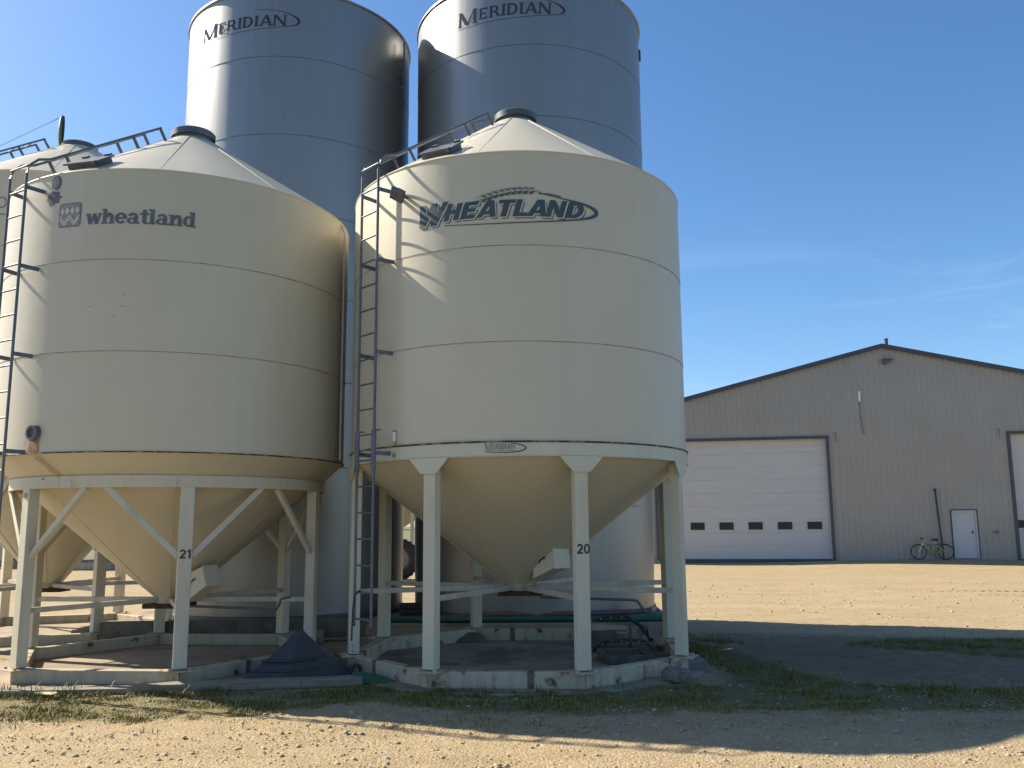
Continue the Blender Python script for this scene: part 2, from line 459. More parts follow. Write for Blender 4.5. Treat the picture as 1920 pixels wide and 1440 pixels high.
def thin_glyph(ch, w=.15):
    C = {'M': gR(0,0,w,1)+gR(.75,0,.75+w,1)+gS(.08,1,.45,.1,w)+gS(.82,1,.45,.1,w), 'A': gS(.08,0,.36,1,w)+gS(.68,0,.4,1,w)+gR(.2,.25,.56,.38),
         'N': gR(0,0,w,1)+gR(.6,0,.6+w,1)+gS(.08,1,.66,0,w), 'U': gR(0,.35,w,1)+gR(.55,.35,.55+w,1)+gA(.35,.35,.35,.35,180,360,w),
         'F': gR(0,0,w,1)+gR(0,.86,.55,1)+gR(0,.45,.45,.59), 'C': gA(.4,.5,.4,.5,50,310,w), 'T': gR(.25,0,.25+w,1)+gR(0,.86,.66,1),
         'R': gR(0,0,w,1)+gA(.25,.72,.36,.28,-90,90,w)+gR(0,.86,.3,1)+gR(0,.44,.3,.57)+gS(.32,.5,.58,0,w), 'I': gR(.03,0,.03+w,1),
         'G': gA(.4,.5,.4,.5,50,350,w)+gR(.45,.38,.8,.5), 'O': gA(.42,.5,.42,.5,0,360,w),
         'P': gR(0,0,w,1)+gA(.25,.7,.36,.3,-90,90,w)+gR(0,.86,.3,1)+gR(0,.4,.3,.53)}
    W = {'M': 1.0, 'I': .3, 'T': .74, 'O': .94, 'G': .92, 'F': .66, ' ': .4}
    return C.get(ch, []), W.get(ch, .84)


def digit_glyph(ch):
    if ch == '2': return gA(.32, .68, .32, .32, -38, 172, .20, .18) + [[(0, .13), (.28, .13), (.62, .50), (.42, .60)]] + gR(0, 0, .64, .18), .74
    if ch == '0': return gA(.34, .5, .34, .5, 0, 360, .19, .17, 24), .74
    if ch == '1': return gR(.22, 0, .43, 1) + [[(.02, .64), (.26, .78), (.26, 1.0), (.16, .86), (.02, .80)]], .6
    return [], .4


def layout(text, glyph, sx, sz, x0=0.0, z0=0.0, shear=0.0, first=1.0, track=0.0):
    out, x = [], x0
    for i, ch in enumerate(text):
        pieces, adv = glyph(ch)
        k = first if i == 0 else 1.0
        zb = z0 - (k - 1) * sz * .45 if i == 0 else z0
        for pc in pieces:
            quads = pc if isinstance(pc[0], list) else [pc]
            out.append([[(x + (px + shear * py) * sx * k, zb + py * sz * k) for px, py in q] for q in quads])
        x += (adv * k + track) * sx
    return out, x


def stroke(pts, w):
    """a swept line of given width(s) as one piece of quads"""
    m = len(pts); L = []
    for i in range(m):
        p, q = pts[max(i - 1, 0)], pts[min(i + 1, m - 1)]
        dx, dy = q[0] - p[0], q[1] - p[1]; l = math.hypot(dx, dy) or 1
        ww = w[i] if isinstance(w, list) else w
        L.append(((pts[i][0] - dy/l*ww/2, pts[i][1] + dx/l*ww/2), (pts[i][0] + dy/l*ww/2, pts[i][1] - dx/l*ww/2)))
    return [[[L[i][0], L[i+1][0], L[i+1][1], L[i][1]] for i in range(m - 1)]]


def curve(P, n=40):
    """Catmull-Rom through control points"""
    P = [P[0]] + list(P) + [P[-1]]; out = []
    k = max(2, n // (len(P) - 3))
    for i in range(1, len(P) - 2):
        for j in range(k):
            u = j / k
            out.append(tuple(.5 * (2*P[i][c] + (P[i+1][c]-P[i-1][c])*u + (2*P[i-1][c]-5*P[i][c]+4*P[i+1][c]-P[i+2][c])*u*u
                                   + (-P[i-1][c]+3*P[i][c]-3*P[i+1][c]+P[i+2][c])*u**3) for c in (0, 1)))
    out.append(P[-2]); return out


def decal(name, pieces, mat, parent, R=None, off=.004, step=.05):
    """pieces of polygons in (arc length, height) wrapped on a cylinder of radius R; flat on the XZ plane facing -Y if R is None"""
    bm = bmesh.new()
    for i, pc in enumerate(pieces):
        b2 = bmesh.new()
        for q in pc:
            vs = [b2.verts.new((x, z, 0)) for x, z in q]
            try: b2.faces.new(vs)
            except ValueError: pass
        if R:
            xs = [v.co.x for v in b2.verts]
            x = math.floor(min(xs) / step) * step + step
            while x < max(xs):
                bmesh.ops.bisect_plane(b2, geom=b2.verts[:] + b2.edges[:] + b2.faces[:], plane_co=(x, 0, 0), plane_no=(1, 0, 0))
                x += step
        o = off + i * .00012
        vm = {}
        for v in b2.verts:
            u, z = v.co.x, v.co.y
            vm[v] = bm.verts.new((math.sin(u/R)*(R+o), -math.cos(u/R)*(R+o), z) if R else (u, -o, z))
        for f in b2.faces:
            try: nf = bm.faces.new([vm[v] for v in f.verts]); nf.smooth = True
            except ValueError: pass
        b2.free()
    bmesh.ops.recalc_face_normals(bm, faces=bm.faces)
    for f in bm.faces:
        c = f.calc_center_median()
        nrm = Vector((c.x, c.y, 0)) if R else Vector((0, -1, 0))
        if f.normal.dot(nrm) < 0: f.normal_flip()
    me = bpy.data.meshes.new(name); bm.to_mesh(me); bm.free()
    return place(name, me, parent, mat=mat)


# ------------------------------------------------------------------ ground
def sstep(x, a, b):
    t = np.clip((x - a) / (b - a), 0, 1); return t * t * (3 - 2 * t)


WALL_P = np.array([8.153, 42.31]); WALL_U = np.array([0.98404, -0.17796]); WALL_N = np.array([-0.17796, -0.98404])


def ground_z(x, y):
    x, y = np.asarray(x, float), np.asarray(y, float)
    dip = np.maximum(sstep(x, 1.8, 3.6) * sstep(y, 11.5, 16.5), sstep(y, 20, 25) * sstep(x, -3, 3))
    dw = (x - WALL_P[0]) * WALL_N[0] + (y - WALL_P[1]) * WALL_N[1]      # distance in front of the shed wall
    up = 1 - sstep(dw, 5, 24)
    apron = 1 - sstep(dw, .3, 2.2)
    z = -.30 * dip * (1 - up) - .30 * dip * up * (1 - apron)
    z += .018 * np.sin(x * 1.3 + y * .7) * np.sin(y * 1.1 - x * .4) * sstep(np.abs(y - 12.2), 2.6, 4) * (1 - sstep(y, 30, 38))
    return z


def axis(lo, hi, d, far, grow=1.22):
    a = list(np.arange(lo, hi + 1e-6, d)); s = d
    while a[-1] < far: s *= grow; a.append(a[-1] + s)
    s = d; pre = []
    x = lo
    while x > -far: s *= grow; x -= s; pre.append(x)
    return np.array(pre[::-1] + a)


gx = axis(-9, 12, .11, 2500); gy = axis(4.2, 19, .11, 2500)
gy = gy[gy > -60] if False else gy
X, Y = np.meshgrid(gx, gy)
nx, ny = len(gx), len(gy)


def inpoly(x, y, poly):
    x, y = np.asarray(x), np.asarray(y); c = np.zeros(x.shape, bool); n = len(poly)
    for i in range(n):
        (x0, y0), (x1, y1) = poly[i], poly[(i + 1) % n]
        m = ((y0 > y) != (y1 > y)) & (x < (x1 - x0) * (y - y0) / (y1 - y0 + 1e-12) + x0)
        c ^= m
    return c


SOIL = [(1.4, 15.2), (2.9, 16.9), (5.2, 16.2), (8.6, 15.2), (12, 13.6), (12, 9.6), (7.0, 8.9), (5.2, 8.9), (4.2, 9.0), (3.0, 9.2), (2.4, 10.0), (1.6, 13.2)]
G_FRONT = [(-1.6, 10.15), (-.9, 9.42), (0.9, 9.38), (1.35, 9.55), (2.25, 9.75), (2.45, 10.6), (2.3, 12.2), (2.5, 13.3), (2.85, 13.2), (3.0, 12.1), (3.1, 11.1), (3.2, 10.3), (3.7, 9.7), (4.6, 9.4),
           (5.6, 9.2), (7.2, 9.3), (7.4, 8.7), (5.3, 8.55), (4.2, 8.42), (3.0, 8.55), (2.1, 8.75), (1.2, 8.6), (.4, 8.5), (-.5, 8.6), (-1.3, 9.0), (-1.9, 9.4)]
G_LOW = [(-1.9, 9.45), (-1.2, 8.75), (-.3, 8.2), (.9, 8.15), (2.2, 8.2), (3.4, 8.35), (4.4, 8.35), (3.6, 8.7), (0, 8.9)]
G_RIGHT = [(4.7, 12.9), (5.3, 14.4), (6.6, 15.2), (8.4, 15.0), (11, 14.4), (11, 11.6), (8.2, 10.9), (6.6, 11.0), (5.9, 11.7)]
G_LEFT = [(-7.2, 9.9), (-5.3, 9.5), (-3.7, 9.55), (-2.2, 9.75), (-1.5, 9.35), (-1.6, 8.75), (-2.2, 8.3), (-3.5, 8.1), (-5.0, 8.2), (-6.5, 8.4)]


def blur(a, k=4):
    for _ in range(k):
        a = (a + np.roll(a, 1, 0) + np.roll(a, -1, 0) + np.roll(a, 1, 1) + np.roll(a, -1, 1)) / 5
    return a


soil_m = blur(inpoly(X, Y, SOIL).astype(float), 40)
turf_m = blur(np.clip(inpoly(X, Y, G_FRONT) * 1. + inpoly(X, Y, G_LOW) * .65 + inpoly(X, Y, G_RIGHT) * .9 + inpoly(X, Y, G_LEFT) * .7, 0, 1), 4)
Z = ground_z(X, Y)
# wheel tracks pressed along the lane in front
for yc, d_ in ((5.95, .014), (6.15, .010), (7.55, .012), (7.75, .009)):
    Z -= d_ * np.exp(-((Y - yc - .12 * np.sin(X * .5) - .05 * np.sin(X * 1.7)) / .09) ** 2) * (X > -9) * (X < 12)
# worked soil: cleat ridges left by a machine
ridg = np.sin((X * .75 + Y * 1.9) * 5.2 + 1.3 * np.sin(X * 1.7)) * .5 + np.sin((X * .9 + Y * 1.4) * 11) * .25
Z += soil_m * (1 - turf_m) * .034 * ridg * (.6 + .4 * np.sin(X * 2.3 + Y * .9)) + soil_m * rng.normal(0, .010, X.shape) * (Y < 19) * (Y > 4.2)
near = (X > -9) & (X < 12) & (Y > 4.2) & (Y < 19)
Z += np.where(near, rng.normal(0, .0035, X.shape), 0)
me = bpy.data.meshes.new("ground")
idx = np.arange(nx * ny).reshape(ny, nx)
quads = np.stack([idx[:-1, :-1], idx[:-1, 1:], idx[1:, 1:], idx[1:, :-1]], -1).reshape(-1, 4)
me.from_pydata(np.stack([X, Y, Z], -1).reshape(-1, 3).tolist(), [], quads.tolist())
me.polygons.foreach_set('use_smooth', [True] * len(me.polygons))
ca = me.color_attributes.new("cover", 'FLOAT_COLOR', 'POINT')
ca.data.foreach_set('color', np.stack([soil_m, turf_m, soil_m * 0, soil_m * 0 + 1], -1).reshape(-1).astype(np.float32))
ground = place("ground", me, mat=M_ground)
tag(ground, kind='structure')

# mown field beyond the yard on the left
fm = MB()
fxs = np.linspace(-400, 6, 60); fys = np.concatenate([np.linspace(43, 80, 12), np.linspace(95, 900, 14)])
fv = [(float(x), float(y + (1.2 * math.sin(x * .4) if y < 44 else 0)), float(ground_z(x, y)) + .03) for y in fys for x in fxs]
nf = len(fxs)
fm.add(fv, [(j*nf+i, j*nf+i+1, (j+1)*nf+i+1, (j+1)*nf+i) for j in range(len(fys) - 1) for i in range(nf - 1)])
tag(fm.build("field", M_field), kind='structure')

fm = MB()  # unseen dark field behind the camera, added to cut bounce light off the gravel
fxs = np.linspace(-300, 300, 61); fys = np.linspace(-400, 0.5, 41)
nf = len(fxs)
fm.add([(float(x), float(y + (.5 * math.sin(x * .7) if y > 0 else 0)), .03) for y in fys for x in fxs], [(j*nf+i, j*nf+i+1, (j+1)*nf+i+1, (j+1)*nf+i) for j in range(len(fys) - 1) for i in range(nf - 1)])
tag(fm.build("field", M_field), kind='structure')

# ------------------------------------------------------------------ hopper bins
BIN_GROUP = 'cream steel hopper bins on legs'


def polar(r, a, z=0.0): return Vector((r * math.sin(a), -r * math.cos(a), z))


def roof_ladder_rails(R, eave, rtop, ztop, off, zbot, rend):
    sl = math.atan2(ztop - eave, R - rtop)
    n = (math.sin(sl), math.cos(sl))
    pts = [(R + off, zbot), (R + off, eave - .25), (R + off, eave - .02)]
    pts += [(R + off - .03, eave + .09), (R + off - .12, eave + .18)]
    r0 = R - .15
    for r in (r0, (r0 + rend) / 2, rend):
        z = eave + (R - r) * math.tan(sl)
        pts.append((r + n[0] * .16, z + n[1] * .16))
    return pts, sl, n


def make_ladder(root, R, eave, rtop, ztop, ang, zbot, brackets, mat, rend=.55, sleeves=None, half=.165, rung0=.08):
    off = .2
    pts, sl, n = roof_ladder_rails(R, eave, rtop, ztop, off, zbot, rend)
    Rz = Matrix.Rotation(ang, 4, 'Z')
    def P(r, z, s): return Rz @ Vector((s, -r, z))
    m = MB()
    for s in (-half, half):
        m.tube([P(r, z, s) for r, z in pts], .016, 10)
    # kick-over between rails and along the roof
    o = m.build('ladder', mat, root, 50)
    def rung(p, q): MB().tube([p, q], .011, 8).build('rung', mat, o, 50)
    z = zbot + rung0
    while z < eave + .12:
        rung(P(R + off, z, -half), P(R + off, z, half)); z += .285
    L = math.hypot(pts[-1][0] - pts[5][0], pts[-1][1] - pts[5][1])
    for i in range(1, int(L / .3) + 1):
        u = min(1, i * .3 / L)
        r = pts[5][0] + (pts[-1][0] - pts[5][0]) * u; zz = pts[5][1] + (pts[-1][1] - pts[5][1]) * u
        rung(P(r, zz, -half), P(r, zz, half))
    for zb in brackets:
        for s in (-half, half):
            MB().beam(P(R + off + .01, zb, s), P(R - .01, zb - .005, s * 1.15), .012, .045).build('bracket', mat, o)
    for u in (.12, .72, .99):
        i = 5
        r = pts[i][0] + (pts[-1][0] - pts[i][0]) * u; zz = pts[i][1] + (pts[-1][1] - pts[i][1]) * u
        for s in (-half, half):
            MB().beam(P(r, zz, s), P(r - n[0] * .165, zz - n[1] * .165, s), .03, .03, (1, 0, 0)).build('standoff_post', mat, o)
    if sleeves:
        for s in (-half, half):
            q = MB()
            q.beam(P(R + off + .005, sleeves[0], s), P(R + off + .005, sleeves[1], s), .05, .05)
            q.box(P(R + off - .03, sleeves[1], s), (.11, .07, .008), Rz.to_3x3())
            q.build('ladder_sleeve', mat, o, bevel=.004)
    return o


def make_bin(name, label, cx, cy, R, eave, seams, lip, band, rcap, zcap, apex, n_legs, leg_a0, Rl, zl, mats, hex_style, lad, hatch_a, rot_cap=0.0, detail=True):
    shellm, legm, skidm, roofm = mats
    root = thing(name, label, 'grain bin', (cx, cy, 0), 0, BIN_GROUP)
    # shell: each sheet laps a few millimetres over the one below
    zs = [eave] + list(seams) + [lip]
    prof = [(R - .004, zs[0] - .004)]
    for i in range(len(zs) - 1):
        r = R - .004 * i
        prof += [(r, zs[i] - .012), (r, zs[i+1] + .004)]
        if i < len(zs) - 2: prof += [(r - .004, zs[i+1] - .001)]
    prof += [(R - .05, lip)]
    MB().lathe(prof, 128).build('shell', shellm, root, 12)
    for i, z in enumerate(seams):
        MB().lathe([(R - .004*i + .001, z + .004), (R - .004*i + .0018, z), (R - .004*i + .001, z - .003)], 128).build('seam', M_seam_soft, root, 40)
    # roof cone with rolled eave and pressed radial joints
    rf = MB().lathe([(R - .02, eave - .02), (R + .006, eave - .012), (R + .009, eave - .002), (R + .004, eave + .006), (rcap + .02, zcap)], 128).build('roof', roofm, root, 12)
    rb = MB(); sl = math.atan2(zcap - eave, R - rcap)
    for k in range(10):
        a = rot_cap + 2 * PI * k / 10
        p, q = polar(R - .01, a, eave + .012), polar(rcap + .03, a, zcap - .002)
        rb.beam(p, q, .012, .008)
    rb.build('roof_joints', roofm, rf)
    # cap: collar plus lid with rolled rim
    cp = MB().lathe([(rcap, zcap - .02), (rcap, zcap + .09)], 48).build('cap_collar', M_dark, root, 40)
    MB().lathe([(rcap + .025, zcap + .05), (rcap + .03, zcap + .13), (rcap + .01, zcap + .15), (rcap * .5, zcap + .19), (.0, zcap + .2)], 48).build('lid', M_lid, cp, 35)
    MB().tube([(0, 0, zcap + .2), (0, 0, zcap + .235)], .012, 8).build('lid_latch', M_chrome, cp)
    # hopper cone
    if hex_style:
        rb_, zt, zb = band
        cone = [(R - .02, lip + .01), (rb_, zt), (.17, apex)]
        MB().lathe([(R + .002, lip + .011), (R + .005, lip + .004), (R - .012, lip - .002)], 128).build('lip', M_lip, root, 40)
        bd = MB().lathe([(rb_ - .02, zt + .002), (rb_ + .02, zt), (rb_ + .02, zb), (rb_ - .012, zb - .002), (rb_ - .012, zt - .01)], 128).build('ring_band', legm, root, 30)
    else:
        zt, zb = lip, band[2]; rb_ = R
        cone = [(R - .03, zt - .03), (R - .06, zb - .01), (.16, apex)]
        MB().lathe([(R - .002, lip + .010), (R + .018, lip + .006), (R + .020, lip - .002), (R + .004, lip - .008)], 128).build('lip', M_lip, root, 40)
        bd = MB().lathe([(R + .0, zt - .006), (R + .006, zt - .014), (R + .006, zb + .004), (R + .016, zb), (R + .012, zb - .008), (R - .02, zb - .008), (R - .02, zt - .02)], 128).build('ring_band', legm, root, 30)
    co = MB().lathe(cone, 128).build('hopper_cone', shellm, root, 25)
    cj = MB()
    for k in range(7):
        a = .35 + 2 * PI * k / 7
        cj.beam(polar(cone[-2][0] - .02, a, cone[-2][1] - .012), polar(.2, a, apex + .02), .016, .01)
    cj.build('cone_joints', shellm, co)
    # discharge collar and slide gate
    MB().lathe([(.19, apex + .05), (.2, apex - .06), (.17, apex - .06)], 24).build('outlet_collar', M_skid2, root, 40)
    g = MB()
    g.box((0, .0, apex - .10), (.56, .36, .05)); g.beam((-.28, -.16, apex - .07), (.28, -.16, apex - .07), .03, .05); g.beam((-.28, .16, apex - .07), (.28, .16, apex - .07), .03, .05)
    g.build('slide_gate', M_rust, root, bevel=.004)
    # legs
    lw, ld = .145, .12
    ztop = (band[2] if hex_style else band[2]) - .004
    lm = MB(); lm.box((0, -Rl, (zl + ztop) / 2 + .01), (lw, ld, ztop - zl - .004)); lme = lm.mesh('leg')
    if hex_style:
        gm_ = None
    else:
        yo = -(R + .020)
        M = Matrix.Translation((0, yo, 0))
        gm_ = MB().prism([(-.235, zb - .004), (.235, zb - .004), (.235, zb - .02), (.095, zb - .17), (.06, zb - .17), (-.06, zb - .17), (-.095, zb - .17), (-.235, zb - .02)], .012, M).mesh('gusset')
    pm = MB(); pm.box((0, -Rl - .02, zl - .004), (.30, .26, .012)); pm.box((-.1, -Rl - .09, zl + .012), (.03, .03, .025)); pm.box((.1, -Rl - .09, zl + .012), (.03, .03, .025)); pme = pm.mesh('base_plate')
    legs = []
    for k in range(n_legs):
        a = leg_a0 + 2 * PI * (k + .5) / n_legs
        lg = place('leg', lme, root, rot=(0, 0, a), mat=legm)
        bv = lg.modifiers.new('bevel', 'BEVEL'); bv.width = .008; bv.segments = 2
        if gm_: place('gusset', gm_, lg, mat=legm)
        place('base_plate', pme, lg, mat=skidm)
        legs.append((a, lg))
    # knee braces between leg and ring (hexagonal frame)
    if hex_style:
        for a, lg in legs:
            for s in (-1, 1):
                m = MB(); p = polar(Rl - .005, a + s * .035, 1.36); q = polar(rb_ - .015, a + s * (PI / n_legs - .06), zb + .01)
                m.beam(p, q, .065, .055, polar(1, a)); m.build('knee_brace', legm, root, bevel=.005)
    # radial struts to the outlet
    for a, lg in legs:
        zst = apex - .02
        m = MB(); m.beam(polar(Rl - .05, a, zst), polar(.2, a, zst), .05, .06); m.build('strut', M_brace, root, bevel=.004)
    # skid ring
    hs = (zl - .02)
    for k in range(n_legs):
        a0, a1 = legs[k][0], legs[(k + 1) % n_legs][0]
        if k == n_legs - 1: a1 += 2 * PI
        p, q = polar(Rl, a0, .018 + hs / 2), polar(Rl, a1, .018 + hs / 2)
        d = (q - p).normalized(); ext = .17
        m = MB(); cw = math.cos(PI / n_legs); e = .0025 / Rl
        ring_ = [polar((Rl + w) / 1.0 + (w / cw - w), aa, zz) for zz in (.018, .018 + hs) for aa, w in ((a0 + e, -.065), (a0 + e, .065), (a1 - e, .065), (a1 - e, -.065))]
        m.add(ring_, ((0,3,2,1),(4,5,6,7),(0,1,5,4),(1,2,6,5),(2,3,7,6),(3,0,4,7)))
        sk = m.build('skid_beam', skidm, root, bevel=.010)
        mid = p + (q - p) * (.47 if hex_style else .36 + .3 * (k % 2))
        if k in ((0, 4) if hex_style else (1, 3, 6, 7)):
            m = MB(); m.beam(mid - d * .035, mid + d * .035, .138, hs + .008); m.build('splice_sleeve', M_sleeve, sk, bevel=.004)
    # roof hatch
    if hatch_a is not None:
        ta = math.tan(sl); rc = R - .22
        T = Matrix.Rotation(hatch_a, 4, 'Z') @ Matrix.Translation((0, -rc, eave + (R - rc) * ta)) @ Matrix.Rotation(sl, 4, 'X')
        h = MB(); h.box((0, .0, .03), (.40, .26, .06)); h.box((0, 0, .07), (.46, .32, .02)); h.box((.17, -.16, .06), (.05, .05, .04)); h.box((-.15, .16, .08), (.06, .07, .04)); h.box((.15, .16, .08), (.06, .07, .04))
        me_ = h.mesh('roof_hatch'); me_.transform(T)
        place('roof_hatch', me_, root, mat=M_dark)
    if lad: make_ladder(root, R, eave, rcap, zcap, **lad)
    return root, legs


# bin 20
b20, legs20 = make_bin('hopper_bin', 'cream bin on eight white legs numbered 20 with italic winged wordmark', .078, 11.424, 2.12, 5.757, (4.679, 3.614), 2.54,
    (2.12, 2.54, 2.391), .262, 7.03, .93, 8, -.083, 2.061, .189, (M_cream, M_leg, M_skid, M_cream), False,
    dict(ang=rad(-47.4), zbot=.60, brackets=(5.5, 4.665, 3.60, 2.47), mat=M_lad, sleeves=(2.28, 2.72)), rad(-27), .42)
# bin 21
b21, legs21 = make_bin('hopper_bin', 'cream bin on six braced legs numbered 21 with lowercase slab lettering', -4.359, 11.564, 2.131, 5.64, (4.596, 3.569), 2.473,
    (1.864, 2.243, 2.113), .262, 6.88, .80, 6, -.0936, 1.83, .167, (M_cream2, M_leg_rusty, M_skid2, M_cream2), True,
    dict(ang=rad(-31.2), zbot=.5, brackets=(5.46, 4.55, 3.56, 2.50), mat=M_lad), rad(-14), .2)
# bin behind to the left
b22, legs22 = make_bin('hopper_bin', 'cream bin half cut by the left frame edge with its round lid standing open', -7.47, 14.6, 2.131, 6.915, (5.75, 4.6), 3.25,
    (1.864, 2.9, 2.75), .29, 8.13, .80, 6, .32, 1.83, .167, (M_cream2, M_leg, M_skid2, M_cream2), True,
    dict(ang=rad(-40), zbot=.5, brackets=(6.7, 5.7, 4.6, 3.3), mat=M_lad), None, .3)
# its lid hangs open, upright on the rim
for ch in list(b22.children):
    if ch.name.startswith('cap_collar'):
        for l in list(ch.children):
            if l.name.startswith('lid') and not l.name.startswith('lid_latch'):
                me = MB(); me.lathe([(.26, -.02), (.265, .02), (.22, .04), (.0, .07)], 40)
                l.data = me.mesh('lid', 35); l.data.materials.append(M_lid)
                l.location = (-.30, -.06, 8.13 + .35); l.rotation_euler = (0, rad(-88), rad(24))
            else:
                bpy.data.objects.remove(l)
        cl = MB(); cl.tube([(-.30, -.1, 8.72), (-1.4, -.9, 7.55)], .006, 6); cl.build('lid_cord', M_chrome, ch)

# ---- marks and fittings on bin 20
R = 2.12
word, xe = layout('WHEATLAND', bold_glyph, .222, .192, rad(-31.6) * R, 5.0, .24, 1.34, .02)
fit = (rad(19.9) * R - rad(-33.8) * R) / (xe - rad(-31.6) * R + .02)
def remap(pcs, x0, k, nx0): return [[[(nx0 + (x - x0) * k, z) for x, z in q] for q in pc] for pc in pcs]
word = remap(word, rad(-31.6) * R, fit, rad(-33.2) * R)
sh = lambda pcs, dx, dz: [[[(x + dx, z + dz) for x, z in q] for q in pc] for pc in pcs]
decal('lettering_shadow', sh(word, .022, -.022), M_logo, b20, R, .003)
decal('lettering_halo', sh(word, .013, -.013), M_halo, b20, R, .0055)
lt = decal('lettering', word, M_logo, b20, R, .008)
A = lambda deg, z: (rad(deg) * R, z)
sw = stroke(curve([A(-22.5, 4.955), A(-14, 4.93), A(-3, 4.925), A(8, 4.945), A(17, 4.985), A(22.5, 5.035), A(24.4, 5.09), A(23.2, 5.14), A(19.5, 5.182), A(14, 5.215), A(9.4, 5.245), A(6.4, 5.268)], 66),
            [.007 + .030 * math.exp(-((i - 37) / 10) ** 2) + .006 * math.sin(PI * i / 66) for i in range(67)])
sw += stroke(curve([A(6.2, 5.262), A(9.2, 5.262), A(13.0, 5.238)], 14), .010)
sw += stroke(curve([A(5.6, 5.30), A(7.2, 5.265), A(10, 5.245)], 12), .008)
decal('swoosh', sw, M_logo, b20, R, .010)
wh = []
for i in range(9):                                   # wheat ear: paired kernels and awns along an arched stem
    u = i / 8
    ax, az = -9.0 + 14.2 * u, 5.225 + .055 * math.sin(u * 2.2) + .004 * i
    for s in (1, -1):
        x0, z0 = rad(ax) * R, az + s * .006
        dx, dz = -.075, s * .022 - .012
        wh.append([[(x0, z0), (x0 + dx * .45, z0 + dz + s * .012), (x0 + dx, z0 + dz), (x0 + dx * .5, z0 + dz * .35)]])
        wh += stroke([(x0 + dx * .9, z0 + dz), (x0 + dx * 2.0, z0 + dz * 1.4 - .012 * (1 - u))], .0035)
wh += stroke(curve([A(-14.5, 5.165), A(-10, 5.215), A(-4, 5.262), A(2, 5.285), A(5.6, 5.277)], 24), .005)
decal('wheat_ear', wh, M_logo, b20, R, .010)
sm, xe = layout('MERIDIAN', serif_glyph, .052, .055, 0, 0, 0, 1.2, .02)
k = (rad(-1.3) - rad(-10)) * R / xe
smp = [[[(rad(-10) * R + x * k, 2.462 + z) for x, z in q] for q in pc] for pc in sm]
sm2, xe2 = layout('MANUFACTURING GROUP', thin_glyph, .02, .017, 0, 0)
k2 = (rad(-1.4) - rad(-9.9)) * R / xe2
smp += [[[(rad(-9.9) * R + x * k2, 2.437 + z) for x, z in q] for q in pc] for pc in sm2]
decal('maker_plate', smp, M_small, b20, R + .007, .003)
decal('maker_swoosh', stroke(curve([A(-10, 2.43), A(-4, 2.424), A(0, 2.438), A(1.7, 2.468), A(.6, 2.50), A(-2.4, 2.524)], 40), [.003 + .009 * math.sin(PI * min(1, i / 45)) for i in range(41)]), M_swoosh, b20, R + .007, .004)
wl_ = decal('warning_label', [[[(rad(-41.5) * R + x, z) for x, z in q]] for q in ([(0, 2.60), (.055, 2.60), (.055, 2.72), (0, 2.72)],)], M_white, b20, R)
decal('label_stripe', [[[(rad(-41.5) * R + x, z) for x, z in ((0, 2.705), (.055, 2.705), (.055, 2.72), (0, 2.72))]]], M_red, wl_, R, .006)
decal('label_panel', [[[(rad(-41.5) * R + x, z) for x, z in ((0, 2.555), (.055, 2.555), (.055, 2.60), (0, 2.60))]]], M_orange, wl_, R, .006)
decal('spec_label', [[[(rad(-41.4) * R + x, z) for x, z in ((0, 2.42), (.05, 2.42), (.05, 2.465), (0, 2.465))]]], M_small, b20, R + .007, .003)


def number(txt, leg, mat_, Rl_, z, h=.088):
    pcs, xe = layout(txt, digit_glyph, h * .98, h)
    pcs = [[[(x - xe / 2 + .008, z + zz) for x, zz in q] for q in pc] for pc in pcs]
    o = decal('number', pcs, mat_, leg, None, .003)
    o.location = (0, -Rl_ - .06, 0)
    return o


number('20', legs20[0][1], M_digit, 2.061, 1.372, .104)
number('21', legs21[0][1], M_digit, 1.83, 1.342, .098)
# flood light on a bracket high on the shell
a = rad(-36.5)
fl = MB()
T = Matrix.Rotation(a, 4, 'Z')
fl.beam(T @ Vector((0, -R, 5.38)), T @ Vector((0, -R - .10, 5.38)), .03, .03)
fl.box(T @ Vector((0, -R - .16, 5.37)), (.17, .05, .14), (T @ Matrix.Rotation(rad(30), 4, 'X') @ Matrix.Rotation(rad(38), 4, 'Y')).to_3x3())
fl.box(T @ Vector((.01, -R - .125, 5.395)), (.10, .07, .08), (T @ Matrix.Rotation(rad(30), 4, 'X') @ Matrix.Rotation(rad(38), 4, 'Y')).to_3x3())
fl.build('flood_light', M_dark, b20, bevel=.006)


def cleanout(root, ang, rc, zc, slope, s=1.0):
    """tapered clean-out chute welded on the cone"""
    T = Matrix.Rotation(ang, 4, 'Z') @ Matrix.Translation((0, -rc, zc)) @ Matrix.Rotation(slope, 4, 'X')
    m = MB(); w = .15 * s
    # wedge: deep at the top face, running out at the lower end
    prof = [(-.34 * s, -.02), (.10 * s, -.02), (.14 * s, .25 * s), (.02 * s, .30 * s)]
    vs = []
    for x in (-w, w):
        for d, h in prof: vs.append(T @ Vector((x, d * -1 * -1, h)))
    m.add(vs, [(0, 1, 2, 3), (7, 6, 5, 4), (0, 4, 5, 1), (1, 5, 6, 2), (2, 6, 7, 3), (3, 7, 4, 0)])
    return m.build('cleanout_chute', M_leg, root, bevel=.006)


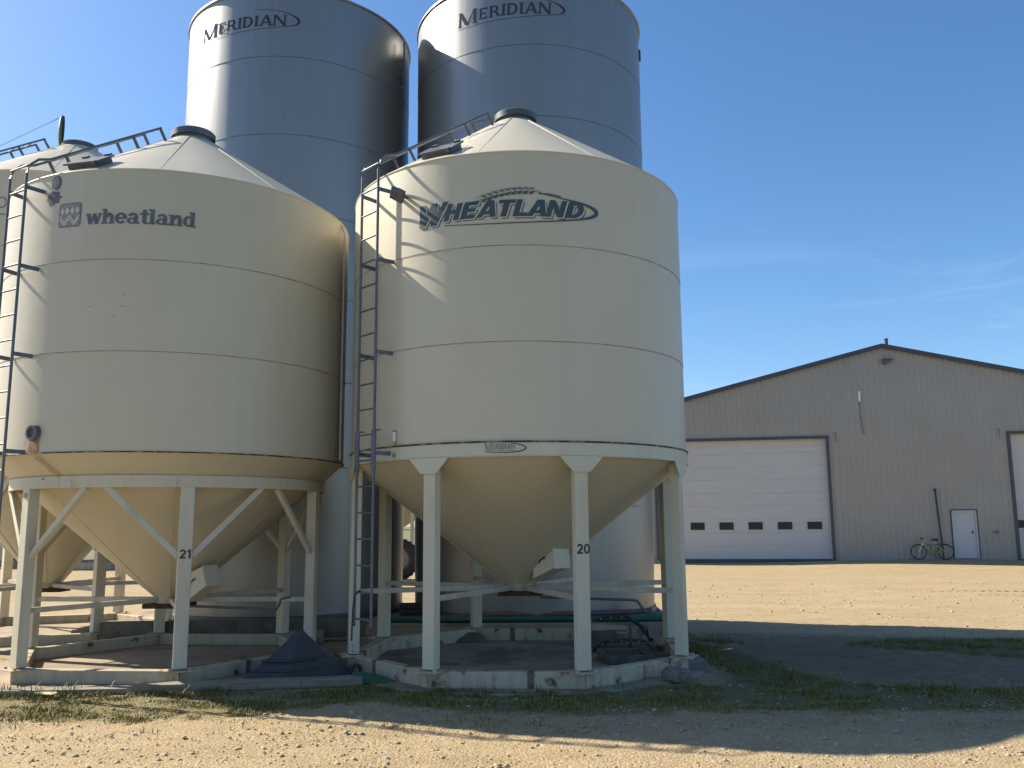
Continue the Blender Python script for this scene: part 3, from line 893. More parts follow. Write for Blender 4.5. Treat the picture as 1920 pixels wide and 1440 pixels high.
def chute(root, base, out, down, w=.27):
    """box chute: a flat lid face pointing along 'out', tapering down to the cone"""
    base, out, down = Vector(base), Vector(out).normalized(), Vector(down).normalized()
    side = out.cross(down).normalized()
    m = MB()
    lid = [base + side * (w/2*i) + (out.cross(side)) * (.0) for i in (-1, 1)]
    upv = side.cross(out).normalized()
    if upv.z < 0: upv = -upv
    f = [base + side * (w/2*i) + upv * (.12 * j) for i, j in ((-1, 1), (1, 1), (1, -1), (-1, -1))]
    back = [p - out * .30 + down * .02 for p in (f[0], f[1])]
    low = [p - out * .34 + down * .20 for p in (f[3], f[2])]
    low = [f[3] - out * .36 - upv * .10, f[2] - out * .36 - upv * .10]
    vs = f + [back[0], back[1], low[1], low[0]]
    m.add(vs, [(0, 1, 2, 3), (0, 4, 5, 1), (3, 2, 6, 7), (0, 3, 7, 4), (1, 5, 6, 2), (4, 7, 6, 5)])
    o = m.build('cleanout_chute', M_leg, root, bevel=.006)
    l = MB(); c0 = base + out * .006
    l.add([c0 + side * (w/2*i*1.06) + upv * (.13 * j) + out * d for d in (0, .012) for i, j in ((-1, 1), (1, 1), (1, -1), (-1, -1))],
          [(0, 1, 2, 3), (7, 6, 5, 4), (0, 4, 5, 1), (1, 5, 6, 2), (2, 6, 7, 3), (3, 7, 4, 0)])
    l.build('chute_lid', M_leg, o, bevel=.003)
    h = MB(); sp = f[0] * .35 + f[3] * .15 + back[0] * .25 + low[0] * .25 - side * .012
    h.tube([sp + out * .04 + upv * .02, sp - out * .05 - upv * .01, sp - out * .055 - upv * .04], .008, 6); h.build('chute_latch', M_rust, o)
    return o


chute(b20, (.49, -.56, 1.285), (.72, -.68, .10), (0, 0, -1))
chute(b21, (.66, -.46, 1.09), (.90, -.40, .32), (0, 0, -1), .25)


def crank(root, pts, mat=M_dark):
    m = MB(); m.tube(pts, .016, 8)
    return m.build('gate_crank', mat, root, 50)


crank(b20, [(.25, -.28, .80), (1.28, -.78, .80), (1.36, -.80, .79), (1.42, -.83, .70), (1.47, -.84, .655), (1.56, -.86, .65)])
crank(b21, [(.25, -.1, .70), (1.42, -.62, .70), (1.52, -.66, .70), (1.56, -.67, .76), (1.58, -.68, .82), (1.70, -.70, .85)])

# ---- marks and fittings on bin 21
R = 2.131
word, xe = layout('wheatland', slab_glyph, .175, .172, 0, 0, .03, 1.0, -.03)
k = (rad(22.6) - rad(-9.6)) * R / xe
word = [[[(rad(-9.6) * R + x * k, 5.0 + z) for x, z in q] for q in pc] for pc in word]
decal('lettering', word, M_logo_soft, b21, R)
A = lambda deg, z: (rad(deg) * R, z)
e0, e1, z0, z1 = rad(-19.2) * R, rad(-11.3) * R, 4.99, 5.27
def rrect(x0, z0, x1, z1, r=.035, n=5):
    pts = []
    for cx, cz, a0 in ((x1 - r, z1 - r, 0), (x0 + r, z1 - r, 90), (x0 + r, z0 + r, 180), (x1 - r, z0 + r, 270)):
        pts += [(cx + r * math.cos(rad(a0 + 90 * i / n)), cz + r * math.sin(rad(a0 + 90 * i / n))) for i in range(n + 1)]
    return pts
em = decal('emblem', [[rrect(e0, z0, e1, z1)]], M_emblem, b21, R)
ring = rrect(e0 + .008, z0 + .008, e1 - .008, z1 - .008, .03); ring.append(ring[0])
decal('emblem_border', stroke(ring, .005), M_logo_soft, em, R, .006)
ws, hs = e1 - e0, z1 - z0
E = lambda u, v: (e0 + u * ws, z0 + v * hs)
leaf = []
for x in (.16, .38, .62, .84):
    leaf.append([[E(x, .82), E(x + .10, .68), E(x, .50), E(x - .10, .68)]])
    sgn = -1 if x in (.16, .62) else 1
for (x0, v0, x1, v1, w) in ((.06, .48, .28, .18, .02), (.28, .18, .5, .48, .02), (.5, .48, .72, .18, .02), (.72, .18, .94, .48, .02), (.06, .34, .28, .08, .016), (.28, .08, .5, .34, .016), (.5, .34, .72, .08, .016), (.72, .08, .94, .34, .016)):
    leaf += stroke([E(x0, v0), E(x1, v1)], w)
decal('emblem_leaves', leaf, M_emblem_line, em, R, .008)
# peeled sticker patch
random.seed(3)
def blob(cx, cz, rx, rz, n, jag):
    return [(cx + rx * (1 + random.uniform(-jag, jag)) * math.cos(2*PI*i/n), cz + rz * (1 + random.uniform(-jag, jag)) * math.sin(2*PI*i/n)) for i in range(n)]
x0 = rad(-22.0) * R
patch = decal('torn_sticker', [[blob(x0 + .03, 5.535, .075, .085, 18, .07)], [blob(x0 + .01, 5.36, .095, .085, 15, .38)]], M_logo_soft, b21, R)
decal('sticker_centre', [[blob(x0 + .03, 5.54, .05, .062, 16, .06)]], M_small, patch, R, .007)
# round sight port with rust weeping below
a = rad(-22.7)
T = Matrix.Rotation(a, 4, 'Z') @ Matrix.Translation((0, -R, 2.70)) @ Matrix.Rotation(PI/2, 4, 'X')
m = MB(); m.lathe([(.0, .02), (.05, .022), (.055, .045), (.082, .045), (.088, .02), (.088, -.01)], 28); me = m.mesh('sight_port', 35); me.transform(T)
port = place('sight_port', me, b21, mat=M_logo_soft)
t = NT('rust_stain'); f = t.noise(14, 5)
t.set(t.mix(t.ramp(f, .35, .65), (.30, .14, .06), (.50, .35, .20)), .8); M_stain = t.m
x0 = a * R
decal('rust_streak', [[[(x0 - .075, 2.50), (x0 - .05, 2.485), (x0 + .03, 2.482), (x0 + .07, 2.5), (x0 + .06, 2.58), (x0 + .085, 2.66), (x0 - .085, 2.66), (x0 - .06, 2.57)]],
                      [[(x0 - .15, 2.58), (x0 - .14, 2.57), (x0 - .13, 2.63), (x0 - .10, 2.67), (x0 - .115, 2.68)]]], M_stain, b21, R, .003)
m = MB()
for d0, d1 in ((-.02, .05), (.03, .09)):
    p, q = polar(R - .035, a + d0 / R, 2.455), polar(1.885, a + d1 / R + .03, 2.25)
    n_ = polar(.012, a, -.012); w = polar(1, a + PI/2) * .012
    m.add([p - w + n_, p + w + n_, q + w * .7 + n_, q - w * .7 + n_], [(0, 1, 2, 3)])
m.build('cone_streak', M_stain, b21)
decal('ring_label', [[[(rad(-27) * 1.89 + x, z) for x, z in ((0, 2.205), (.05, 2.205), (.05, 2.225), (0, 2.225))]]], M_small, b21, 1.884, .003)
scuffs = []
for dx, dz, l in ((-5.5, 4.36, .02), (-3.6, 4.36, .015), (3.1, 4.19, .035), (2.2, 4.06, .07), (.6, 3.955, .045), (.9, 3.90, .02), (-7, 4.06, .05)):
    scuffs += stroke([(rad(dx) * R, dz), (rad(dx) * R + l * .5, dz + .004), (rad(dx) * R + l, dz - .002)], [.002, .006, .002])
decal('scuff_marks', scuffs, M_small, b21, R - .004, .003)
m = MB(); a = rad(83)
m.tube([polar(R + .05, a, 2.5), polar(R + .05, a, 5.5), polar(R - .02, a, 5.66)], .014, 8); m.build('conduit', M_leg, b21, 50)
# blue tag at the top of its left leg
lg = legs21[5][1]
m = MB(); m.box((0, -1.83 - .063, 2.045), (.07, .006, .05)); m.build('leg_tag', M_lad, lg)

# ---- outlined letter end and underline on the bin behind
R = 2.131
dpc, xe = layout('D', lambda c: (gR(.06, 0, .15, 1) + gR(.1, 0, .45, .09) + gR(.1, .91, .45, 1) + gA(.42, .5, .40, .5, -90, 90, .09, .09), .9), .205, .165, .085 - .17, 6.325)
dpc += stroke([(-.9, 6.225), (.085, 6.225)], .012)
decal('lettering', dpc, M_logo_soft, b22, R)

# far bins beyond, seen small between the legs
far0, lf = make_bin('hopper_bin', 'small far cream bin seen under the sloping cone of bin 21', -17.2, 38.5, 2.3, 6.2, (5.0, 3.9), 2.9, (2.3, 2.9, 2.7), .3, 7.4, 1.45, 8, .1, 2.2, .3, (M_cream, M_leg, M_skid2, M_cream), False, None, None)
far1 = copy_tree(far0); far1.location = (-23.2, 41.0, 0); far1['label'] = 'far cream bin glimpsed at the left frame edge behind the ladder legs'
far2 = copy_tree(far0); far2.location = (-6.5, 50.5, 0); far2['label'] = 'far cream bin glimpsed through the slit between the two silver silos'
for f_ in (far0, far1, far2): f_['group'] = 'far cream bins beyond the yard'

# ------------------------------------------------------------------ silver silos
def make_silo(label, cx, cy, R, eave, seams, Rb):
    root = thing('steel_silo', label, 'silo', (cx, cy, 0), 0, 'tall silver silos')
    zs = [eave] + list(seams)
    prof = [(R, eave)]
    for i, z in enumerate(seams):
        r = R - .003 * i
        prof += [(r, z + .006), (r - .003, z)]
    prof += [(R - .02, 1.4), (Rb, .05)]
    MB().lathe(prof, 144).build('shell', M_tower, root, 12)
    sm_ = MB()
    for i, z in enumerate(seams):
        sm_.lathe([(R - .003*i + .0005, z + .012), (R - .003*i + .002, z + .006), (R - .003*i - .001, z - .003)], 144)
    for i, z in enumerate(seams): pass
    sm_.build('weld_seams', M_logo_soft, root, 40)
    MB().lathe([(R - .01, eave - .03), (R + .03, eave - .02), (R + .03, eave + .01), (R, eave + .02), (.35, eave + 1.5), (.35, eave + 1.65), (0, eave + 1.7)], 96).build('roof', M_tower, root, 12)
    MB().lathe([(Rb + .004, .16), (Rb + .03, .15), (Rb + .03, .05)], 96).build('base_flange', M_dark, root, 30)
    return root


sa = make_silo('left tall silver silo behind the two cream bins, dark wordmark near its top', -4.453, 17.81, 2.285, 11.76, (10.394, 8.851, 7.33, 5.8, 4.25, 2.7), 2.26)
sb = make_silo('right tall silver silo rising behind bin 20, dark wordmark cut by the top edge', .404, 17.767, 2.35, 11.914, (10.536, 9.118, 7.6, 6.05, 4.5, 2.9), 2.31)
for root, R, a0, a1, zb, hh, tip, top in ((sa, 2.285, -41.8, 6.6, 11.0, .215, (11.9, 11.11), (-8.7, 11.36)), (sb, 2.35, -36.2, 10.0, 11.14, .225, (15.7, 11.25), (-6, 11.50))):
    w_, xe = layout('MERIDIAN', serif_glyph, .3, hh, 0, 0, .04, 1.3, .02)
    k = rad(a1 - a0) * R / xe
    w_ = [[[(rad(a0) * R + x * k, zb + z + .02) for x, z in q] for q in pc] for pc in w_]
    decal('lettering', w_, M_logo_tower, root, R)
    P = lambda deg, z: (rad(deg) * R, z)
    pts = curve([P(a0, zb - .055), P(a0 + 18, zb - .06), P(a0 + 36, zb - .035), P(tip[0] - 3.5, zb + .02), P(tip[0], tip[1]), P(tip[0] - 2.2, tip[1] + .11), P(a1 - 4, top[1] - .04), P(top[0], top[1])], 63)
    n = len(pts)
    decal('swoosh', stroke(pts, [.008 + .042 * math.exp(-((i / n - .60) / .13) ** 2) for i in range(n)]), M_swoosh, root, R)
# ladder lip high on the right flank of the left silo
m = MB(); a = rad(72)
for z in (11.15, 10.85, 10.55): m.beam(polar(2.28, a, z), polar(2.4, a, z), .03, .03)
m.tube([polar(2.4, a, 11.55), polar(2.4, a, 10.45)], .02, 8); m.build('side_ladder', M_lad, sa, 50)
m = MB(); a = rad(78); m.tube([polar(2.37, a, 11.45), polar(2.37, a, 11.2)], .02, 8); m.beam(polar(2.34, a, 11.3), polar(2.37, a, 11.3), .03, .03); m.build('side_bracket', M_lad, sb, 50)
# scrape marks low on the right silo
sc = []
for dx, dz, l in ((28, 2.02, .9), (30, 1.98, 1.1), (35, 2.06, .45), (44, 2.0, .5), (33, 1.95, .3)):
    sc += stroke([(rad(dx) * 2.335, dz), (rad(dx) * 2.335 + l/2, dz + .006), (rad(dx) * 2.335 + l, dz)], [.002, .012, .002])
decal('scrape_marks', sc, M_logo_soft, sb, 2.336, .004)

# ------------------------------------------------------------------ concrete pads
def pad(name, poly, z0, z1, bev=.015):
    m = MB(); n = len(poly)
    vs = [(x, y, z0) for x, y in poly] + [(x, y, z1) for x, y in poly]
    m.add(vs, [tuple(range(n))[::-1], tuple(range(n, 2*n))] + [(i, (i+1) % n, (i+1) % n + n, i + n) for i in range(n)])
    return tag(m.build(name, M_concrete, None, bevel=bev), kind='structure')


pad('bin_pad', [(.078 + 2.28 * math.sin(a), 11.424 - 2.28 * math.cos(a)) for a in [2*PI*k/40 for k in range(40)]], -.3, .022)
pad('bin_pad', [(-4.359 + 2.15 * math.sin(a), 11.564 - 2.15 * math.cos(a)) for a in [2*PI*k/40 for k in range(40)]], -.3, .020)
pad('bin_pad', [(-7.47 + 2.2 * math.sin(a), 14.6 - 2.2 * math.cos(a)) for a in [2*PI*k/40 for k in range(40)]], -.3, .03)
pad('silo_pad', [(-7.2, 15.35), (2.72, 15.25), (2.95, 20.6), (-7.2, 20.6)], -.6, .05)
pad('kerb_slab', [(-6.7, 13.85), (-2.7, 14.05), (-2.6, 14.75), (-6.7, 14.6)], -.3, .16)

# ------------------------------------------------------------------ shed
sh_loc = Vector((WALL_P[0], WALL_P[1], 0)); sh_rot = math.atan2(WALL_U[1], WALL_U[0])
shed = thing('metal_shed', 'large taupe ribbed steel shed with white overhead doors and dark trim', 'shed', sh_loc, sh_rot)
T0, T1, RID, RZ, SLP = -4.0, 22.4, 9.2, 9.72, .245
def roof_z(t): return RZ - SLP * abs(t - RID)
openings = [(-1.28, 6.47, 0, 5.50), (11.65, 12.66, 0, 2.12), (14.35, 22.0, 0, 5.50)]
edges = sorted(set([round(T0 + .25 * i, 3) for i in range(int((T1 - T0) / .25) + 1)] + [o[0] for o in openings] + [o[1] for o in openings] + [RID, T1]))
wm = MB(); rm = MB()
for a, b in zip(edges[:-1], edges[1:]):
    if b - a < 1e-4: continue
    mid = (a + b) / 2; base = -.15
    for o in openings:
        if o[0] - 1e-4 <= mid <= o[1] + 1e-4: base = o[3]
    wm.add([(a, 0, base), (b, 0, base), (b, 0, roof_z(b)), (a, 0, roof_z(a))], [(0, 1, 2, 3)])
for i in range(int((T1 - T0) / .25) + 1):
    t_ = T0 + .25 * i; base = .02
    for o in openings:
        if o[0] - .16 <= t_ <= o[1] + .16: base = o[3] + .14
    if roof_z(t_) - base > .3:
        z1 = roof_z(t_) - .02
        wm.add([(t_ - .045, 0, base), (t_ - .018, -.030, base), (t_ + .018, -.030, base), (t_ + .045, 0, base),
                (t_ - .045, 0, z1), (t_ - .018, -.030, z1), (t_ + .018, -.030, z1), (t_ + .045, 0, z1)], [(0, 1, 5, 4), (1, 2, 6, 5), (2, 3, 7, 6)])
# side and back walls
D = 36.0
wm.add([(T0, 0, -.15), (T0, D, -.15), (T0, D, roof_z(T0)), (T0, 0, roof_z(T0))], [(0, 1, 2, 3)])
wm.add([(T1, 0, -.15), (T1, D, -.15), (T1, D, roof_z(T1)), (T1, 0, roof_z(T1))], [(0, 1, 2, 3)])
wm.add([(T0, D, -.15), (T1, D, -.15), (T1, D, roof_z(T1)), (RID, D, RZ), (T0, D, roof_z(T0))], [(0, 1, 2, 3, 4)])
wm.build('wall', M_siding, shed)
rf = MB()
for s, te in ((-1, T0 - .25), (1, T1 + .25)):
    ze = RZ - SLP * abs(te - RID)
    rf.add([(RID, -.12, RZ + .03), (te, -.12, ze + .03), (te, D + .2, ze + .03), (RID, D + .2, RZ + .03),
            (RID, -.12, RZ + .13), (te, -.12, ze + .13), (te, D + .2, ze + .13), (RID, D + .2, RZ + .13)],
           [(0, 1, 2, 3), (4, 7, 6, 5), (0, 4, 5, 1), (1, 5, 6, 2), (2, 6, 7, 3)])
roof = rf.build('roof', M_roof, shed)
fa = MB()
for te in (T0 - .25, T1 + .25):
    ze = RZ - SLP * abs(te - RID)
    fa.beam((RID, -.14, RZ + .03), (te, -.14, ze + .03), .035, .2)
fa.build('rake_trim', M_fascia, roof)
ch = MB(); ch.tube([(9.55, .5, RZ - .1), (9.55, .5, RZ + .42)], .085, 14); ch.tube([(9.55, .5, RZ + .42), (9.55, .5, RZ + .47)], .10, 14); ch.build('vent_pipe', M_fascia, roof, 40)
sk = MB(); sk.box((RID, .03, -.12), (T1 - T0, .02, .2)); sk.build('base_trim', M_fascia, shed)


def overhead(o0, o1, h, wins, lift):
    dr = thing('x', None, None); bpy.data.objects.remove(dr)
    m = MB(); n = 9; ph = h / n
    for i in range(n):
        z0_, z1_ = i * ph + .0025, (i + 1) * ph - .0025
        m.box(((o0 + o1) / 2, .22, (z0_ + z1_) / 2), (o1 - o0 - .06, .05, z1_ - z0_))
        m.box(((o0 + o1) / 2, .1935, z0_ + ph * .5), (o1 - o0 - .10, .003, .02))
    m.box(((o0 + o1) / 2, .262, h / 2), (o1 - o0, .02, h))
    d = m.build('overhead_door', M_door, shed, bevel=.004)
    for w in wins:
        m = MB(); zc = 1.525
        for dx, dz, sx, sz in ((0, .155, .64, .03), (0, -.155, .64, .03), (-.305, 0, .03, .28), (.305, 0, .03, .28)): m.box((w + dx, .182, zc + dz), (sx, .03, sz))
        fr = m.build('window', M_black, d)
        m = MB(); m.box((w, .187, zc), (.58, .012, .28)); m.build('pane', M_glass, fr)
    m = MB(); tw = .13
    m.box((o0 - tw / 2 + .0, -.02, h / 2 - .02), (tw, .10, h + .02)); m.box((o1 + tw / 2, -.02, h / 2 - .02), (tw, .10, h + .02)); m.box(((o0 + o1) / 2, -.02, h + tw / 2), (o1 - o0 + 2 * tw, .10, tw))
    m.build('door_trim', M_fascia, d)
    m = MB(); m.box((o0 + .015, .10, h / 2), (.03, .16, h)); m.box((o1 - .015, .10, h / 2), (.03, .16, h)); m.box(((o0 + o1) / 2, .10, h - .015), (o1 - o0 - .06, .16, .03))
    m.build('door_jamb', M_door, d)
    return d


overhead(-1.28, 6.47, 5.5, [5.79 - 1.32 * i for i in range(6)][:5] + [-.82], 0)
overhead(14.35, 22.0, 5.5, [14.75 + 1.32 * i for i in range(6)], 0)
m = MB(); m.box((12.155, .05, 1.07), (.93, .045, 2.06)); md = m.build('entry_door', M_mandoor, shed, bevel=.006)
m = MB(); m.box((11.67, -.0, 1.06), (.05, .09, 2.12)); m.box((12.64, -.0, 1.06), (.05, .09, 2.12)); m.box((12.155, -.0, 2.115), (1.02, .09, .05)); m.build('door_frame', M_mandoor, md)
m = MB(); m.box((11.615, -.01, 1.08), (.05, .07, 2.22)); m.box((12.695, -.01, 1.08), (.05, .07, 2.22)); m.box((12.155, -.01, 2.17), (1.03, .07, .05)); m.build('door_trim', M_fascia, md)
m = MB(); m.box((12.47, .015, 1.18), (.07, .03, .13)); m.build('keypad', M_dark, md)
m = MB(); m.box((12.50, .015, .98), (.05, .02, .09)); m.tube([(12.50, -.02, .98), (12.38, -.02, .98)], .012, 8); m.build('handle', M_chrome, md)
for z in (.25, 1.0, 1.75):
    m = MB(); m.box((11.705, .022, z), (.03, .012, .10)); m.build('hinge', M_chrome, md)
m = MB(); m.box((12.15, .06, -.02), (1.2, .5, .10)); m.build('door_sill', M_concrete, md)
m = MB(); m.box((9.36, -.14, 9.02), (.38, .16, .12), Matrix.Rotation(rad(20), 3, 'X')); m.box((9.28, -.06, 8.92), (.14, .1, .12)); m.box((9.42, -.10, 9.10), (.5, .10, .04)); m.build('gable_light', M_dark, shed, bevel=.01)
m = MB(); m.box((8.07, -.08, 7.43), (.09, .06, .44), Matrix.Rotation(rad(6), 3, 'X')); m.beam((8.07, -.05, 7.22), (8.07, 0, 7.16), .05, .05); an = m.build('antenna', M_white, shed, bevel=.015)
m = MB(); m.tube([(8.05, -.03, 7.18), (8.08, -.035, 6.5), (8.14, -.035, 5.75), (8.17, -.05, 5.69), (8.12, -.05, 5.66)], .012, 6); m.build('antenna_cable', M_dark, an)
for tx in (6.86, 13.87):
    m = MB(); m.tube([(tx, 0, 5.72), (tx + .04, -.09, 5.72), (tx + .05, -.10, 5.6), (tx + .05, -.1, 5.38), (tx + .03, -.11, 5.34)], .016, 6); m.build('wall_hook', M_dark, shed)
m = MB(); m.tube([(13.44, -.0, 1.17), (13.44, -.12, 1.17), (13.44, -.15, 1.10)], .022, 8)
m.tube([(13.44 + .11 * math.cos(k * PI / 8), -.03, 1.2 + .05 * math.sin(k * PI / 8)) for k in range(16)], .012, 6, True); m.build('hose_bib', M_dark, shed)


def at_wall(t_, out, z=0.0):
    p = WALL_P + WALL_U * t_ + WALL_N * out
    return Vector((p[0], p[1], z))


# ------------------------------------------------------------------ bicycle and pole against the shed
bk = thing('bicycle', 'yellow framed bicycle with black tyres leaning on the shed beside the white entry door', 'bicycle', at_wall(10.64, .30, float(ground_z(*at_wall(10.64, .3)[:2]))), sh_rot)
FW, RW, WR = Vector((-.56, 0, .335)), Vector((.56, 0, .335)), .318
for w in (FW, RW):
    m = MB(); m.tube([w + Vector((WR * math.cos(k*PI/24), 0, WR * math.sin(k*PI/24))) for k in range(48)], .022, 8, True); wh_ = m.build('wheel', M_tyre, bk, 60)
    m = MB(); m.tube([w + Vector(((WR - .032) * math.cos(k*PI/24), 0, (WR - .032) * math.sin(k*PI/24))) for k in range(48)], .011, 6, True); m.build('rim', M_rim, wh_, 60)
    m = MB()
    for k in range(18): m.tube([w + Vector((0, .02 * (-1) ** k, 0)), w + Vector(((WR - .035) * math.cos(k*PI/9), 0, (WR - .035) * math.sin(k*PI/9)))], .002, 4)
    m.tube([w + Vector((0, -.04, 0)), w + Vector((0, .04, 0))], .022, 8); m.build('spokes', M_chrome, wh_)
BB, ST, HT, HB = Vector((.02, 0, .30)), Vector((.12, 0, .72)), Vector((-.36, 0, .84)), Vector((-.385, 0, .73))
m = MB()
m.tube([BB, ST], .018, 8); m.tube([HT + Vector((.01, 0, -.03)), ST + Vector((-.01, 0, -.06))], .018, 8); m.tube([HB, BB], .021, 8); m.tube([HT, HB], .022, 8)
for s in (-.05, .05):
    m.tube([BB, RW + Vector((0, s, 0))], .011, 6); m.tube([ST + Vector((0, 0, -.07)), RW + Vector((0, s, 0))], .010, 6)
m.build('frame', M_bike, bk, 50)
m = MB()
for s in (-.055, .055): m.tube([HB + Vector((0, s * .6, -.03)), HB + Vector((-.05, s, -.13)), FW + Vector((0, s, 0))], .014, 6)
m.tube([HB + Vector((0, -.05, -.04)), HB + Vector((0, .05, -.04))], .016, 6); m.build('fork', M_chrome, bk, 50)
m = MB(); m.tube([HT, HT + Vector((-.05, 0, .09))], .014, 6); m.tube([HT + Vector((-.05, -.26, .10)), HT + Vector((-.07, 0, .09)), HT + Vector((-.05, .26, .10))], .016, 8); m.tube([HT + Vector((-.02, -.28, .13)), HT + Vector((-.16, -.28, .03))], .016, 8); m.build('handlebar', M_black, bk, 50)
m = MB(); m.tube([ST, ST + Vector((.025, 0, .11))], .013, 6); m.build('seat_post', M_chrome, bk)
m = MB(); m.tube([Vector((-.02, 0, .855)), Vector((.08, 0, .85)), Vector((.17, 0, .855)), Vector((.27, 0, .865))], [.018, .035, .06, .05], 10); sd = m.build('saddle', M_black, bk, 60); 
m = MB(); m.tube([BB + Vector((.1 * math.cos(k*PI/10), -.05, .1 * math.sin(k*PI/10))) for k in range(20)], .007, 6, True); m.tube([BB + Vector((0, -.07, 0)), BB + Vector((.06, -.08, -.16))], .011, 6); m.tube([BB + Vector((0, .07, 0)), BB + Vector((-.06, .08, .16))], .011, 6)
m.box(BB + Vector((.06, -.12, -.165)), (.09, .08, .025)); m.box(BB + Vector((-.06, .12, .165)), (.09, .08, .025)); m.build('crankset', M_black, bk, 50)
m = MB(); m.tube([(-.25, -.02, .68), (-.2, -.02, .60), (.28, -.02, .665), (.62, -.02, .67)], .012, 6); m.box((.45, 0, .675), (.36, .12, .02)); m.build('carrier', M_black, bk, 50)
pl = thing('steel_pole', 'tall thin dark pole leaning on the shed wall behind the yellow bicycle', 'pole', at_wall(11.13, .22, 0), sh_rot)
m = MB(); m.tube([(0, 0, .0), (-.11, .14, 3.05)], .035, 10); m.build('shaft', M_black, pl, 50)
m = MB(); m.tube([(-.11, .14, 3.02), (-.115, .145, 3.12)], .055, 10); m.build('end_cap', M_black, pl, 50)

# cleat prints of a machine in the yard before the shed
M_print = simple('turned_soil', (.13, .09, .05), .95, 0, .3, 9, .4)
for x0, x1, y0, y1 in ((12.0, 15.6, 26.1, 25.4), (12.6, 15.6, 24.6, 24.0)):
    m = MB(); k_ = int((x1 - x0) / .2)
    for i in range(k_):
        u = i / k_; x = x0 + (x1 - x0) * u + random.uniform(-.02, .02); y = y0 + (y1 - y0) * u; z = float(ground_z(x, y)) + .006
        w = random.uniform(.035, .06); m.add([(x - w, y - .10, z), (x + w, y - .12, z), (x + w + .03, y + .11, z), (x - w + .03, y + .12, z)], [(0, 1, 2, 3)])
    tag(m.build('tyre_track', M_print), kind='structure')

# ------------------------------------------------------------------ yard clutter
def ribbed(pts, r, pitch=.022, n=10):
    P = [Vector(p) for p in pts]; out = []; rr = []
    acc = 0
    for i in range(len(P) - 1):
        L = (P[i+1] - P[i]).length; k = max(2, int(L / pitch))
        for j in range(k):
            out.append(P[i].lerp(P[i+1], j / k)); rr.append(r * (1.0 if (len(out) % 2) else .86))
    out.append(P[-1]); rr.append(r)
    m = MB(); m.tube(out, rr, n); return m


tag(ribbed([(-2.2, 15.55, .105), (-1.0, 15.42, .105), (.6, 15.40, .105), (2.0, 15.38, .105), (2.68, 15.36, .11)], .055).build('suction_hose', M_greenhose, None, 60), 'green ribbed suction hose lying along the foot of the right silo', 'hose')
tag(ribbed([(-1.6, 15.56, .10), (-.2, 15.50, .175), (1.2, 15.50, .18), (1.9, 15.55, .19), (2.35, 15.72, .20)], .05).build('suction_hose', M_pinkhose, None, 60), 'dull pink ribbed hose lying behind the green hose at the silo', 'hose')

# black plastic hopper shroud standing upside down in front of bin 21
tn = thing('hopper_shroud', 'charcoal plastic pyramid shroud on the ground between the two cream bins', 'hopper cover', (-2.42, 9.97, 0.0))
apx = Vector((.02, .30, .52))
foot = [Vector((-.56, -.02, .0)), Vector((-.02, -.10, .0)), Vector((.64, .32, .02)), (Vector((.5, .85, .02))), Vector((-.45, .75, .02))]
top = [apx + Vector((-.07, -.03, 0)), apx + Vector((-.01, -.06, -.0)), apx + Vector((.07, .0, .01)), apx + Vector((.05, .06, .01)), apx + Vector((-.05, .05, .0))]
m = MB(); n = 5; rows = []
steps = [0, .26, .262, .45, .452, .86, 1.0]; push = [.0, .0, -.022, -.022, -.044, -.044, -.03]
ctr = sum(foot, Vector()) / 5
for u, ps in zip(steps, push):
    ring_ = []
    for f_, t_ in zip(foot, top):
        p = f_.lerp(t_, u); d = (f_ - ctr).normalized(); ring_.append(p + d * ps)
    rows.append(ring_)
vs = [v for r_ in rows for v in r_]
fs = [(i*n+k, i*n+(k+1) % n, (i+1)*n+(k+1) % n, (i+1)*n+k) for i in range(len(rows) - 1) for k in range(n)] + [tuple((len(rows)-1)*n + k for k in range(n))]
m.add(vs, fs); m.build('shroud', M_plastic, tn, bevel=.012)
for u, w in ((.255, .026), (.44, .022)):
    m = MB()
    pts_ = [foot[k].lerp(top[k], u) + (foot[k] - ctr).normalized() * .004 for k in (0, 1)] + [(foot[1].lerp(top[1], u)).lerp(foot[2].lerp(top[2], u), .62)]
    for p, q in zip(pts_[:-1], pts_[1:]): m.beam(p, q, .03, w)
    m.build('ridge', M_plastic, tn, bevel=.008)
m = MB(); m.tube([foot[2] + Vector((.02, -.03, .06)) + Vector((.05 * math.cos(k*PI/8), .02 * math.cos(k*PI/8), .07 * math.sin(k*PI/8))) for k in range(9)], .02, 8); m.build('end_lug', M_black, tn, 50)
m = MB(); m.beam(foot[0] + Vector((.2, -.05, .015)), foot[1] + Vector((0, -.02, .015)), .03, .02); m.beam(foot[1] + Vector((0, -.02, .015)), foot[2] + Vector((0, -.03, .02)), .03, .02); m.build('rim_strip', M_brace, tn)


def plank(p, q, w, h, label, mat=M_wood, tilt=0.0):
    p, q = Vector(p), Vector(q)
    m = MB(); d = q - p; L = d.length
    segs = 6; prev = None
    m.box((0, 0, 0), (L, w, h))
    o = m.build('timber_plank', mat, None, bevel=.006)
    o.location = (p + q) / 2; o.rotation_euler = (tilt, -math.asin(d.z / L), math.atan2(d.y, d.x))
    return tag(o, label, 'plank', 'weathered planks lying in the grass')


